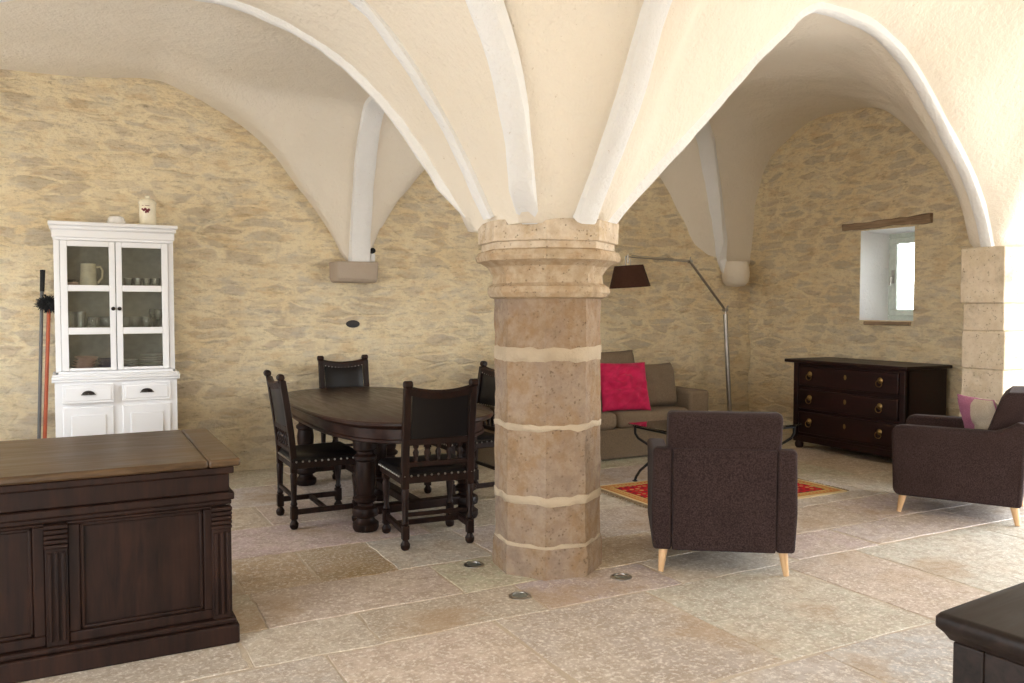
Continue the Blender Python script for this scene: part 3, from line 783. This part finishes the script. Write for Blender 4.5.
# crockery behind the glass
def cup_mesh(r0, r1, h, t=.003, foot=.006):
    return [(r0, 0), (r1, h), (r1 - t, h), (r0 - t, foot), (.001, foot)]
jg = thing('milk_jug', 'tall cream pitcher on the top shelf of the glazed cupboard', 'jug', (CBX - .185, CBY + .17, 1.606))
m = MB(); m.lathe([(.062, 0), (.066, .01), (.060, .10), (.055, .19), (.052, .192), (.057, .10), (.060, .012), (.001, .01)], n=24, close=False); m.build('body', M['cream'], jg, smooth=50)
m = MB(); m.tube([(.052, 0, .165), (.085, 0, .17), (.10, 0, .14), (.095, 0, .08), (.062, 0, .04)], .009); m.build('handle', M['cream'], jg, smooth=60)
o = MB().lathe([(.030, 0), (.042, .015), (.048, .055), (.045, .07), (.041, .07), (.044, .05), (.036, .015), (.001, .01)], CBX - .30, CBY + .16, 20, close=False)
bw = thing('sugar_bowl', 'small dark brown bowl beside the cream pitcher', 'bowl', (CBX - .30, CBY + .16, 1.606))
o.b.free(); m = MB(); m.lathe([(.030, 0), (.042, .012), (.046, .045), (.040, .05), (.036, .015), (.001, .01)], n=20, close=False); m.build('bowl', M['pinkish'], bw, smooth=50)
m = MB(); m.lathe([(.047, .045), (.050, .055), (.045, .065), (.02, .068), (.001, .068)], n=20); m.build('rim', M['brown'], bw, smooth=50)
def glass_at(name, label, prof, x, y, z, group, src={}):
    if name not in src:
        m = MB(); m.lathe(prof, n=18, close=False); o = m.build(name, M['tumbler'], None, smooth=50); src[name] = o
    else: o = src[name].copy(); COL.objects.link(o)
    o.location = (CBX + x, CBY + y, z); return tag(o, label, 'glass', group)
short = cup_mesh(.028, .036, .085); tall = cup_mesh(.033, .036, .145); stem = [(.034, 0), (.030, .004), (.005, .008), (.004, .07), (.012, .08), (.038, .11), (.040, .135), (.033, .165), (.031, .165), (.037, .135), (.035, .112), (.001, .085)]
round_ = [(.024, 0), (.026, .005), (.042, .045), (.045, .075), (.040, .105), (.038, .105), (.042, .075), (.038, .045), (.001, .008)]
for i, (x, y) in enumerate(((.10, .16), (.165, .15), (.235, .17), (.30, .15))):
    glass_at('short_tumbler', ('first', 'second', 'third', 'fourth')[i] + ' from the left of four short clear tumblers on the top right cupboard shelf', short, x, y, 1.606, 'short tumblers on the top shelf')
for i, (x, y) in enumerate(((-.315, .12), (-.245, .14), (-.30, .25))):
    glass_at('tall_tumbler', ('tall straight clear glass at the left end of the middle cupboard shelf', 'tall straight clear glass second from the left on the middle cupboard shelf', 'tall straight clear glass standing behind the other two tall ones')[i], tall, x, y, 1.276, 'tall glasses on the middle shelf')
for i, (x, y) in enumerate(((-.155, .13), (-.065, .14), (-.10, .25))):
    glass_at('round_tumbler', ('round clear glass next to the tall glasses on the middle cupboard shelf', 'round clear glass by the knob of the left cupboard door', 'round clear glass at the back behind two other round glasses')[i], round_, x, y, 1.276, 'round glasses on the middle shelf')
for i, (x, y) in enumerate(((.07, .14), (.145, .20), (.225, .14), (.16, .30))):
    glass_at('goblet', ('leftmost clear goblet behind the right door on the middle cupboard shelf', 'clear goblet set back between two others on the middle shelf', 'rightmost front goblet beside the stemmed wine glasses', 'clear goblet at the very back of the middle cupboard shelf')[i], round_, x, y, 1.276, 'goblets on the middle shelf')
for i, (x, y) in enumerate(((.315, .14), (.29, .26))):
    glass_at('wine_glass', ('stemmed wine glass at the front right end of the middle cupboard shelf', 'stemmed wine glass behind the front one on the middle cupboard shelf')[i], stem, x, y, 1.276, 'wine glasses on the middle shelf')
plate = [(.045, 0), (.06, .004), (.098, .014), (.10, .017), (.094, .016), (.06, .007), (.001, .006)]
bowlp = [(.03, 0), (.04, .004), (.082, .030), (.085, .036), (.080, .035), (.04, .010), (.001, .008)]
pm = {}
def dish(kind, prof, mat, x, y, z, label, group, tilt=0):
    if kind not in pm:
        m = MB(); m.lathe(prof, n=26, close=False); pm[kind] = m.build(kind, mat, None, smooth=50); o = pm[kind]
    else: o = pm[kind].copy(); COL.objects.link(o)
    o.location = (CBX + x, CBY + y, z); o.rotation_euler = (tilt, tilt * .6, 0); return tag(o, label, 'plate' if 'plate' in kind else 'bowl', group)
for i in range(6): dish('dinner_plate', plate, M['china'], .265, .17, .966 + i * .0185, ('bottom', 'second lowest', 'third lowest', 'fourth lowest', 'fifth lowest', 'top')[i] + ' white dinner plate in the tall stack on the bottom right cupboard shelf', 'stacked dinner plates')
for i in range(4): dish('side_plate', [(r * .78, z_) for r, z_ in plate], M['china'], .085, .17, .966 + i * .0185, ('bottom', 'second lowest', 'second highest', 'top')[i] + ' small white plate in the low stack left of the dinner plates', 'stacked side plates')
for i in range(4):
    t_ = (.0, .04, -.05, .06)[i]
    o = dish('pink_bowl', bowlp, M['pinkish'], -.23 + .006 * i, .16, .968 + i * .021, ('bottom', 'second lowest', 'second highest', 'top')[i] + ' pinkish soup bowl in the stack on the bottom left cupboard shelf', 'stacked soup bowls', t_)
for i in range(3): dish('blue_bowl', [(r * .8, z_) for r, z_ in bowlp], M['blue'], -.065, .17, .966 + i * .024, ('bottom', 'middle', 'top')[i] + ' dark blue bowl in the stack right of the pinkish bowls', 'stacked blue bowls')

# brooms leaning left of the cupboard
br = thing('push_broom', 'dark grey broom pole leaning on the wall beside the white cupboard', 'broom', (-2.63, 3.35, 0))
m = MB(); m.tube([(0, 0, .03), (.055, .13, 1.60)], .013); m.build('pole', M['grey'], br, smooth=60)
m = MB(); m.tube([(.055, .13, 1.58), (.062, .145, 1.75)], [.016, .019]); m.build('grip', M['bristle'], br, smooth=60)
m = MB(); m.box(-.03, .03, -.10, .10, 0, .05); m.build('foot', M['grey'], br, .01)
b2 = thing('floor_brush', 'orange handled brush standing head up beside the white cupboard', 'broom', (-2.575, 3.30, 0))
m = MB(); m.tube([(-.02, 0, .0), (.045, .15, 1.45)], .014); m.build('handle', M['orange'], b2, smooth=60)
m = MB()
for i in range(260):
    a, b_ = random.uniform(0, 2 * pi), random.uniform(-1, 1); q = sqrt(1 - b_ * b_); d = Vector((q * cos(a) * 1.15, q * sin(a) * .8, b_)); p = Vector((.04, .14, 1.49))
    m.tube([p + d * .02, p + d * random.uniform(.055, .082) + Vector((random.uniform(-.01, .01), random.uniform(-.01, .01), -.008))], [.008, .003], 4)
m.build('brush_head', M['bristle'], b2, smooth=50)

# dark stone let into the back wall, and the little fixing on the corbel
m = MB()
m.lathe([(.001, 0), (.068, .002), (.060, .022), (.03, .03), (.001, .031)], n=14, mat=T(-.033, 3.575, 1.30) @ Matrix.Diagonal((1, 1, .55, 1)) @ RX(pi / 2))
tag(m.build('wall_stone', M['hole'], None, smooth=50), 'small dark oval stone set in the back wall below the corbel', 'stone')
sp = thing('spotlight', 'tiny white and black spotlight clipped at the corner of the wall corbel', 'spotlight', (.135, 3.50, 1.885))
m = MB(); m.box(-.022, .022, -.03, .06, 0, .075); m.build('housing', M['white'], sp, .006)
m = MB(); m.lathe([(.022, 0), (.026, .035), (.018, .04)], n=14, mat=T(-.005, -.01, .095) @ RX(pi / 2.4)); m.build('lamp_head', M['iron'], sp, smooth=40)

# ------------------------------------------------------------------ dining table
TX, TY, TA, TB = -.335, 1.95, .625, 1.21
def sup(a, b_, n=2.9, k=56):
    o = []
    for i in range(k):
        t = 2 * pi * i / k; c, s = cos(t), sin(t)
        o.append((a * abs(c) ** (2 / n) * (1 if c >= 0 else -1), b_ * abs(s) ** (2 / n) * (1 if s >= 0 else -1)))
    return o
dt = thing('dining_table', 'long oval dark walnut dining table on thick turned legs', 'table', (TX, TY, 0))
m = MB(); m.stack([(sup(TA - .03, TB - .03), .705), (sup(TA - .012, TB - .012), .712), (sup(TA, TB), .724), (sup(TA, TB), .738), (sup(TA - .008, TB - .008), .746), (sup(TA - .03, TB - .03), .748), (sup(TA - .034, TB - .034), .750)])
m.build('tabletop', M['table'], dt, smooth=35)
m = MB(); m.stack([(sup(TA - .075, TB - .075), .60), (sup(TA - .06, TB - .06), .608), (sup(TA - .06, TB - .06), .625), (sup(TA - .07, TB - .07), .63), (sup(TA - .07, TB - .07), .69), (sup(TA - .05, TB - .05), .705)])
m.build('apron', M['table'], dt, smooth=35)
legp = [(.075, 0), (.085, .02), (.085, .05), (.06, .07), (.055, .085), (.082, .10), (.088, .125), (.080, .15), (.05, .165), (.05, .18), (.072, .195), (.076, .215), (.052, .235), (.060, .26),
        (.068, .40), (.060, .455), (.075, .47), (.075, .49), (.055, .505), (.055, .52), (.078, .535), (.08, .56), (.08, .61)]
for sx in (-1, 1):
    for sy in (-1, 1):
        m = MB(); m.lathe(legp, sx * .36, sy * .79, 20); m.build('leg', M['chair'], dt, smooth=40)
m = MB(); m.lathe([(r * .9, z_) for r, z_ in legp], 0, 0, 20); m.build('centre_leg', M['chair'], dt, smooth=40)
m = MB(); m.box(-.04, .04, -.81, .81, .10, .16)
for sy in (-1, 1): m.box(-.38, .38, sy * .79 - .04, sy * .79 + .04, .10, .16)
m.build('stretcher', M['chair'], dt, .01)

# ------------------------------------------------------------------ carved dining chairs
GC = 'carved dining chairs around the oval table'
def make_chair(label, loc, rz):
    t = thing('dining_chair', label, 'chair', loc, rz, GC)
    W = .205; YR = -.21
    def yb(z): return YR - (max(0, z - .45) / .58) ** 1.3 * .075
    for s in (-1, 1):       # rear posts run from the floor to the scrolled ear
        m = MB(); x = s * W
        m.lathe([(.018, 0), (.028, .015), (.030, .035), (.018, .055), (.016, .065)], x, YR, 12)
        m.box(x - .022, x + .022, YR - .022, YR + .022, .065, .15)
        m.lathe([(.016, .15), (.024, .165), (.018, .18), (.021, .30), (.024, .36), (.016, .375)], x, YR, 12)
        pts = [(x, yb(z), z) for z in (.37, .45, .55, .65, .75, .85, .93, .98)]
        V = []
        for p in pts:
            for dx, dy in ((-.022, -.02), (.022, -.02), (.022, .02), (-.022, .02)): V.append((p[0] + dx, p[1] + dy, p[2]))
        k = len(pts)
        m.add(V, [(i * 4 + j, i * 4 + (j + 1) % 4, (i + 1) * 4 + (j + 1) % 4, (i + 1) * 4 + j) for i in range(k - 1) for j in range(4)] + [(0, 1, 2, 3), tuple((k - 1) * 4 + j for j in range(4))])
        m.lathe([(.018, 0), (.024, .008), (.024, .048), (.018, .056)], 0, 0, 14, mat=T(x - s * .0, yb(1.0) - .008, 1.0) @ RY(pi / 2) @ T(0, 0, -.028))
        m.build('rear_post', M['chair'], t, .004)
        m = MB(); y = .205; x = s * .215
        m.lathe([(.018, 0), (.028, .012), (.031, .034), (.018, .055), (.016, .062)], x, y, 12)
        m.box(x - .022, x + .022, y - .022, y + .022, .062, .15)
        m.lathe([(.016, .15), (.024, .165), (.017, .18), (.019, .24), (.028, .32), (.020, .345), (.026, .355), (.018, .365)], x, y, 12)
        m.box(x - .024, x + .024, y - .024, y + .024, .362, .43)
        m.build('front_leg', M['chair'], t, .003)
    m = MB()
    for s in (-1, 1): m.box(s * .21 - .014, s * .21 + .014, -.19, .185, .095, .13)
    m.box(-.20, .20, -.014, .014, .097, .128); m.box(-.2, .2, YR - .012, YR + .012, .20, .225)
    m.build('stretcher', M['chair'], t, .005)
    m = MB(); m.prism([(-.235, -.225), (.235, -.225), (.25, .235), (-.25, .235)], .40, .445); m.build('seat_rail', M['chair'], t, .006)
    m = MB(); m.stack([([(-.23, -.215), (.23, -.215), (.25, .24), (-.25, .24)], .443), ([(-.235, -.22), (.235, -.22), (.256, .246), (-.256, .246)], .46), ([(-.22, -.20), (.22, -.20), (.24, .23), (-.24, .23)], .482), ([(-.15, -.14), (.15, -.14), (.17, .16), (-.17, .16)], .492)])
    for a, b_, n in (((-.232, -.224), (.232, -.224), 11), ((.238, -.22), (.257, .24), 11), ((.25, .249), (-.25, .249), 12), ((-.257, .24), (-.238, -.22), 11)):
        for i in range(n):
            f_ = (i + .5) / n; m.ball((lerp(a[0], b_[0], f_), lerp(a[1], b_[1], f_), .447), .0075, 6, 4, 1)
    m.build('seat', [M['leather'], M['nail']], t, smooth=50)
    # carved back: top rail dips in the middle, leather panel, arcade of little balusters
    m = MB(); V = []; n = 16
    for i in range(n + 1):
        x = lerp(-W + .01, W - .01, i / n); q = abs(x) / W; dip = .985 - .030 * (1 - q ** 2) ; bow = -.018 * (1 - q * q)
        for dy, z_ in ((-.018, dip - .045), (.018, dip - .045), (.024, dip - .006), (.0, dip + .010), (-.024, dip - .006)): V.append((x, yb(z_) + dy + bow, z_))
    m.add(V, [(i * 5 + j, i * 5 + (j + 1) % 5, (i + 1) * 5 + (j + 1) % 5, (i + 1) * 5 + j) for i in range(n) for j in range(5)] + [(0, 1, 2, 3, 4), tuple(n * 5 + j for j in range(5))])
    m.build('top_rail', M['chair'], t, smooth=40)
    m = MB(); V = []
    for j in range(9):
        z_ = lerp(.675, .945, j / 8)
        for i in range(n + 1):
            x = lerp(-.175, .175, i / n); q = x / .175; zz = z_ - (.02 * (1 - q * q) if j > 4 else 0) * (j - 4) / 4 * (1 if j > 4 else 0)
            V.append((x, yb(zz) - .016 * (1 - q * q) + .022 * (1 - q ** 4) * (1 - ((j - 4) / 4) ** 4) + .004, zz))
    nv = len(V)
    V += [(x, y - .022 - .02 * 0, z_) if False else (x, yb(z_) - .016 * (1 - (x / .175) ** 2) - .012, z_) for x, y, z_ in V]
    q = n + 1
    Fc = [(j * q + i, j * q + i + 1, (j + 1) * q + i + 1, (j + 1) * q + i) for j in range(8) for i in range(n)]
    Fb = [tuple(nv + v for v in f_[::-1]) for f_ in Fc]
    edge = [i for i in range(q)] + [j * q + n for j in range(1, 9)] + [8 * q + i for i in range(n - 1, -1, -1)] + [j * q for j in range(7, 0, -1)]
    Fe = [(a, b_, nv + b_, nv + a) for a, b_ in zip(edge, edge[1:] + edge[:1])]
    m.add(V, Fc + Fb + Fe)
    for i in range(12):
        x = lerp(-.168, .168, i / 11); qq = x / .175
        for zz in (.935 - .02 * (1 - qq * qq), .683): m.ball((x, yb(zz) - .016 * (1 - qq * qq) + .012, zz), .006, 6, 4, 1)
    m.build('back_panel', [M['leather'], M['nail']], t, smooth=50)
    m = MB()
    for za, zb in ((.632, .672), (.500, .532)):
        m.box(-W, W, yb((za + zb) / 2) - .016, yb((za + zb) / 2) + .016, za, zb)
    m.build('cross_rail', M['chair'], t, .005)
    for i in range(5):
        x = -.14 + .07 * i; m = MB(); y = yb(.58)
        m.lathe([(.010, .53), (.016, .537), (.009, .548), (.017, .572), (.019, .588), (.010, .607), (.017, .618), (.020, .636)], x, y, 10); m.build('baluster', M['chair'], t, smooth=50)
    return t
ch0 = make_chair('carved dark chair at the left side of the oval table, seen in profile', (-.895, 1.60, 0), RAD(-90))
dup(ch0, (-.405, .80, 0), RAD(-5), 'carved dark chair at the near end of the table, its back turned to the doorway')
dup(ch0, (-.21, 3.02, 0), RAD(180), 'carved dark chair at the far end of the table against the stone wall')
dup(ch0, (.28, 1.76, 0), RAD(92), 'carved dark chair half hidden behind the stone column')

# ------------------------------------------------------------------ sofa with crimson cushion
sf = thing('sofa', 'taupe fabric sofa along the back wall behind the column', 'sofa', (0, 0, 0))
SX0, SX1, SY0_, SY1_ = .98, 3.33, 2.43, 3.16
def rbox(name, mat, dims, parent, bev, seg=4, rot=None):
    m = MB(); m.box(*dims, rot=rot); return m.build(name, mat, parent, bev, seg)
rbox('base', M['taupe_d'], (SX0 + .02, SX1 - .02, SY0_ + .01, SY1_, .01, .30), sf, .015)
for a, b_ in ((SX0, SX0 + .25), (SX1 - .25, SX1)): rbox('arm', M['taupe'], (a, b_, SY0_ - .005, SY1_ - .02, .005, .62), sf, .035)
rbox('back', M['taupe_d'], (SX0 + .2, SX1 - .2, SY1_ - .2, SY1_, .2, .80), sf, .05)
xm = 2.20
for a, b_ in ((SX0 + .255, xm - .004), (xm + .004, SX1 - .255)):
    m = MB(); m.box(a, b_, SY0_ - .02, SY1_ - .2, .295, .455); o = m.build('seat_cushion', M['taupe'], sf, .055, 5)
for a, b_, hh, fw in ((SX0 + .27, 1.94, .58, .37), (1.96, 2.68, .60, .36), (2.62, SX1 - .225, .46, .42)):
    m = MB(); cx = (a + b_) / 2
    m.pillow(b_ - a, hh, .24, T(cx, SY1_ - fw, .43 + hh / 2) @ RX(RAD(78)), 16, .012, a, 5); m.build('back_cushion', M['taupe'], sf, smooth=70)
pk = MB(); pk.pillow(.50, .49, .15, T(2.37, 2.57, .685) @ RZ(RAD(-14)) @ RX(RAD(70)), 30, .05, 3, 2.4)
tag(pk.build('throw_cushion', M['pink'], None, smooth=80), 'crumpled crimson velvet cushion propped on the taupe sofa', 'cushion')

# ------------------------------------------------------------------ rug, glass coffee table
rg = thing('rug', 'red oriental rug with gold border on the stone floor', 'rug', (2.165, .985, 0))
m = MB(); nn = 30; V = []
for j in range(nn + 1):
    for i in range(nn + 1):
        x, y = lerp(-.84, .84, i / nn), lerp(-.53, .53, j / nn); V.append((x, y, .012 + .003 * noise.noise((x * 3, y * 3, 0))))
m.add(V, [(j * (nn + 1) + i, j * (nn + 1) + i + 1, (j + 1) * (nn + 1) + i + 1, (j + 1) * (nn + 1) + i) for j in range(nn) for i in range(nn)])
m.box(-.838, .838, -.528, .528, .001, .009)
m.build('pile', M['rug'], rg, smooth=60)
for s in (-1, 1):
    m = MB()
    for i in range(60):
        y = lerp(-.52, .52, i / 59); m.tube([(s * .835, y, .008), (s * .86, y + random.uniform(-.01, .01), .008), (s * (.885 + random.uniform(-.01, .01)), y + random.uniform(-.015, .015), .006)], .004, 4)
    m.build('fringe', M['fringe'], rg)
KX0, KX1, KY0, KY1, KZ = 1.69, 2.95, .86, 1.58, .485
kt = thing('coffee_table', 'glass topped coffee table on curved black iron legs', 'table', ((KX0 + KX1) / 2, (KY0 + KY1) / 2, .012))
hx, hy = (KX1 - KX0) / 2, (KY1 - KY0) / 2
m = MB(); m.prism(rrect(-hx, hx, -hy, hy, .03), KZ - .012, KZ - .002); m.build('glass_top', M['top_glass'], kt, .003)
for sx in (-1, 1):
    for sy in (-1, 1):
        m = MB(); x, y = sx * (hx - .05), sy * (hy - .05); dx, dy = -sx * .1, -sy * .06
        P = [(x, y, .457), (x, y, .40), (x + dx * .2, y + dy * .2, .36), (x + dx * 1.0, y + dy, .30), (x + dx * 1.25, y + dy * 1.2, .22), (x + dx * .9, y + dy, .15), (x + dx * .35, y + dy * .4, .09), (x + dx * .1, y + dy * .1, .04), (x, y, .008)]
        m.tube(P, .011, 8); m.lathe([(.022, .0), (.022, .006), (.01, .01)], x, y, 10); m.lathe([(.02, .458), (.024, .4645), (.024, .472)], x, y, 10)
        m.build('leg', M['iron'], kt, smooth=60)
m = MB(); a, b_ = hx - .05, hy - .05
for p, q in (((-a, -b_), (a, -b_)), ((a, -b_), (a, b_)), ((a, b_), (-a, b_)), ((-a, b_), (-a, -b_))): m.tube([(*p, .452), (*q, .452)], .009, 8)
m.build('frame', M['iron'], kt, smooth=60)

# ------------------------------------------------------------------ articulated floor lamp
lp = thing('floor_lamp', 'articulated steel floor lamp with brown drum shade standing by the corner', 'lamp', (4.19, 3.05, 0))
m = MB(); m.lathe([(.16, 0), (.165, .01), (.16, .014), (.03, .03), (.03, .04)], n=32); m.build('base', M['steel'], lp, smooth=40)
JX = -.10
m = MB(); m.tube([(0, 0, .03), (JX + .003, 0, 1.38)], .026, 14); m.build('pole', M['steel'], lp, smooth=60)
m = MB(); m.tube([(JX, -.012, 1.36), (JX - .008, -.012, 1.45)], .012).tube([(JX, 0, 1.43), (JX + .045, 0, 1.475)], .008).tube([(JX, 0, 1.43), (JX - .03, .0, 1.47)], .008).lathe([(.02, -.03), (.02, .03)], 0, 0, 12, mat=T(JX, 0, 1.43) @ RX(pi / 2))
m.build('joint', M['steel'], lp, smooth=60)
E1 = Vector((3.582 - 4.19, 0, 1.955)); E2 = Vector((2.735 - 4.19, 0, 1.985))
m = MB(); d = (E1 - Vector((JX, 0, 1.43)))
m.tube([(JX, .012, 1.43), E1 + Vector((0, .012, 0))], .0075).tube([(JX, -.012, 1.43), E1 + Vector((0, -.012, 0))], .0075); m.build('lower_arm', M['steel'], lp, smooth=60)
m = MB(); m.tube([E1 + Vector((0, .01, 0)), E2 + Vector((0, .01, 0))], .007).tube([E1 + Vector((0, -.01, .012)), E2 + Vector((.06, -.01, .012))], .004).tube([E1, E1 + Vector((.005, 0, .05))], .006).lathe([(.017, -.025), (.017, .025)], 0, 0, 12, mat=T(*E1) @ RX(pi / 2))
m.build('upper_arm', M['steel'], lp, smooth=60)
hd = E2 + Vector((.02, 0, 0))
m = MB(); m.tube([hd + Vector((0, 0, .02)), hd + Vector((0, 0, -.07))], .010).tube([hd + Vector((-.03, 0, .0)), hd + Vector((-.03, 0, -.10))], .006).tube([hd + Vector((.03, 0, -.02)), hd + Vector((.03, 0, -.10))], .006); m.build('shade_holder', M['steel'], lp, smooth=60)
m = MB(); sc_ = T(hd.x + .02, 0, hd.z - .205) @ RY(RAD(-4))
m.lathe([(.215, -.115), (.150, .115), (.147, .115), (.212, -.115)], n=40, close=False, mat=sc_); m.build('lamp_shade', M['shade'], lp, smooth=60)
m = MB(); m.lathe([(.02, -.02), (.035, -.05), (.035, -.075), (.001, -.09)], n=16, mat=sc_ @ T(0, 0, .09)).tube([sc_ @ Vector((-.148, 0, .10)), sc_ @ Vector((.148, 0, .10))], .004); m.build('bulb', M['china'], lp, smooth=60)

# ------------------------------------------------------------------ armchairs
GA = 'charcoal tweed armchairs'
def make_armchair(label, loc, rz):
    t = thing('armchair', label, 'armchair', loc, rz, GA)
    W = .392; YR, YFr = -.375, .42; Z0 = .125
    # arm side panels: tops slope up into the back, rear edge leans a little
    for s in (-1, 1):
        prof = [(YR + .0, Z0), (YR - .012, .35), (YR - .022, .69), (YR + .03, .695), (YR + .09, .655), (YR + .16, .628), (YFr - .06, .628), (YFr - .012, .612), (YFr, .575), (YFr - .012, Z0 + .03), (YFr - .04, Z0)]
        m = MB(); n = len(prof)
        xo, xi = s * W, s * (W - .105); bul = s * .018
        V = [(xi, y, z_) for y, z_ in prof] + [(xo + bul * sin(pi * (z_ - Z0) / .6) * .6, y, z_) for y, z_ in prof]
        m.add(V, [tuple(range(n)), tuple(range(2 * n - 1, n - 1, -1))] + [(i, (i + 1) % n, n + (i + 1) % n, n + i) for i in range(n)])
        m.build('arm', M['charcoal'], t, .022, 3)
    m = MB(); m.box(-W + .104, W - .104, YR + .05, YFr - .02, Z0, .33); m.build('base', M['charcoal'], t, .012)
    m = MB(); n = 5; prof = [(YR - .0, Z0), (YR - .012, .35), (YR - .022, .692), (YR + .10, .69), (YR + .11, Z0)]
    V = [(-W + .106, y, z_) for y, z_ in prof] + [(W - .106, y, z_) for y, z_ in prof]
    m.add(V, [tuple(range(n)), tuple(range(2 * n - 1, n - 1, -1))] + [(i, (i + 1) % n, n + (i + 1) % n, n + i) for i in range(n)])
    m.build('back_panel', M['charcoal'], t, .010, 2)
    m = MB(); m.box(-W + .108, W - .108, YR + .2, YFr + .005, .32, .455); m.build('seat_cushion', M['charcoal'], t, .04, 4)
    m = MB(); prof = [(YR + .03, .46), (YR - .005, .69), (YR - .05, .86), (YR - .02, .893), (YR + .09, .888), (YR + .135, .85), (YR + .27, .45)]
    n = len(prof); hw = .312
    V = [(-hw, y, z_) for y, z_ in prof] + [(hw, y, z_) for y, z_ in prof]
    m.add(V, [tuple(range(n)), tuple(range(2 * n - 1, n - 1, -1))] + [(i, (i + 1) % n, n + (i + 1) % n, n + i) for i in range(n)])
    m.build('back_cushion', M['charcoal'], t, .026, 4)
    for sx in (-1, 1):
        for sy, y in ((-1, YR + .045), (1, YFr - .075)):
            m = MB(); x = sx * .335
            m.tube([(x + sx * .012, y + sy * .025, 0), (x - sx * .004, y, Z0 + .012)], [.015, .027], 14); m.build('leg', M['beech'], t, smooth=50)
    return t
ac_scale = (.965, 1, .995)
ac = make_armchair('charcoal armchair seen from behind, just right of the stone column', (.955, -.325, 0), RAD(-35.1))
ac.scale = ac_scale
dup(ac, (3.29, -.31, 0), RAD(28.6), 'charcoal armchair seen from the side, in front of the dark chest of drawers')
c2 = MB(); c2.pillow(.40, .41, .15, T(3.29, -.31, 0) @ RZ(RAD(28.6)) @ T(-.02, -.13, .63) @ RZ(RAD(38)) @ RX(RAD(68)), 20, .012, 8, 2.4, split=True)
tag(c2.build('throw_cushion', [M['mauve'], M['linen']], None, smooth=80), 'mauve and beige cushion standing on the armchair by the chest of drawers', 'cushion')

# ------------------------------------------------------------------ dark chest of drawers under the window
DX, DY0, DY1 = 4.27, .89, 2.20
cd = thing('chest_of_drawers', 'dark mahogany chest of three long drawers beneath the small window', 'chest of drawers', (DX, (DY0 + DY1) / 2, 0))
h = (DY1 - DY0) / 2
m = MB(); m.box(-.035, .62, -h - .03, h + .11, .885, .92); m.build('top', M['dresser'], cd, .010)
m = MB(); m.box(.012, .58, -h, h, .11, .885)
for s in (-1, 1): m.box(-.012, .05, s * (h - .03) - .03, s * (h - .03) + .03, .07, .885)
m.box(-.004, .02, -h, h, .07, .135)
m.build('carcase', M['dresser'], cd, .006)
for za, zb in ((.655, .855), (.415, .615), (.165, .385)):
    m = MB(); m.box(-.014, .03, -h + .07, h - .07, za, zb); d = m.build('drawer', M['dresser'], cd, .009)
    zc = (za + zb) / 2 + .02
    for yy in (-h + .26, h - .22):
        m = MB(); m.lathe([(.028, 0), (.030, .004), (.016, .010), (.010, .02), (.001, .022)], n=16, mat=T(-.014, yy, zc) @ RY(-pi / 2))
        P = [(-.034 - .004 * sin(k / 10 * pi), yy + .030 * sin(2 * pi * k / 16), zc - .030 - .030 * cos(2 * pi * k / 16) + .002) for k in range(17)]
        m.tube(P, .0045, 6, caps=False); m.build('ring_pull', M['brass'], d, smooth=60)
    m = MB(); m.lathe([(.014, 0), (.016, .003), (.006, .005)], n=12, mat=T(-.014, -.0, zc) @ RY(-pi / 2) @ Matrix.Diagonal((1.6, 1, 1, 1))); m.build('keyhole_plate', M['brass'], d, smooth=50)
for sy in (-1, 1):
    for x in (.03, .52):
        m = MB(); m.lathe([(.030, 0), (.042, .02), (.045, .045), (.030, .075), (.04, .09), (.04, .115)], x, sy * (h - .05), 14); m.build('foot', M['dresser'], cd, smooth=50)

# ------------------------------------------------------------------ low oak sideboard (bottom right corner)
sb = thing('oak_sideboard', 'dark oak sideboard with thick rounded top in the near corner', 'sideboard', (-.617, -2.811, 0), RAD(5))
m = MB(); m.stack([(rrect(.022, 1.13, -.60, -.022, .01, 3), .690), (rrect(.012, 1.14, -.61, -.012, .012, 3), .706), (rrect(.0, 1.15, -.62, .0, .016, 3), .718), (rrect(.0, 1.15, -.62, .0, .016, 3), .740), (rrect(.006, 1.144, -.614, -.006, .016, 3), .748), (rrect(.018, 1.13, -.60, -.018, .016, 3), .751)])
m.build('top', M['chest'], sb, smooth=50)
m = MB(); m.box(.035, 1.10, -.58, -.035, .06, .69); m.build('body', M['chest'], sb, .004)
m = MB()
for a in ((-.58, -.51, .08, .688), (-.105, -.035, .08, .688), (-.51, -.105, .08, .15), (-.51, -.105, .615, .688)): m.box(.022, .04, *a)
m.build('side_panel', M['chest'], sb, .004)
m = MB(); m.box(.015, 1.12, -.60, -.015, 0, .075); m.build('plinth', M['chest'], sb, .008)

# ------------------------------------------------------------------ uplights let into the floor round the column
for i, (x, y, lab) in enumerate(((-.386, .158, 'round recessed floor light left of the column, nearest the dining chair'), (-.395, -.405, 'round recessed floor light in front of the stone column'),
                                 (.226, -.402, 'round recessed floor light between the column and the armchair'))):
    if i == 0:
        fl0 = thing('floor_spotlight', lab, 'floor light', (x, y, 0), 0, 'recessed lights around the column')
        m = MB(); m.lathe([(.058, -.004), (.058, .004), (.052, .006), (.042, .006), (.041, -.004)], n=28, close=False); m.build('rim', M['steel'], fl0, smooth=40)
        m = MB(); m.lathe([(.042, -.004), (.042, .003), (.02, .0045), (.001, .0045)], n=28); m.build('lens', M['lens'], fl0, smooth=40)
    else: dup(fl0, (x, y, 0), 0, lab)
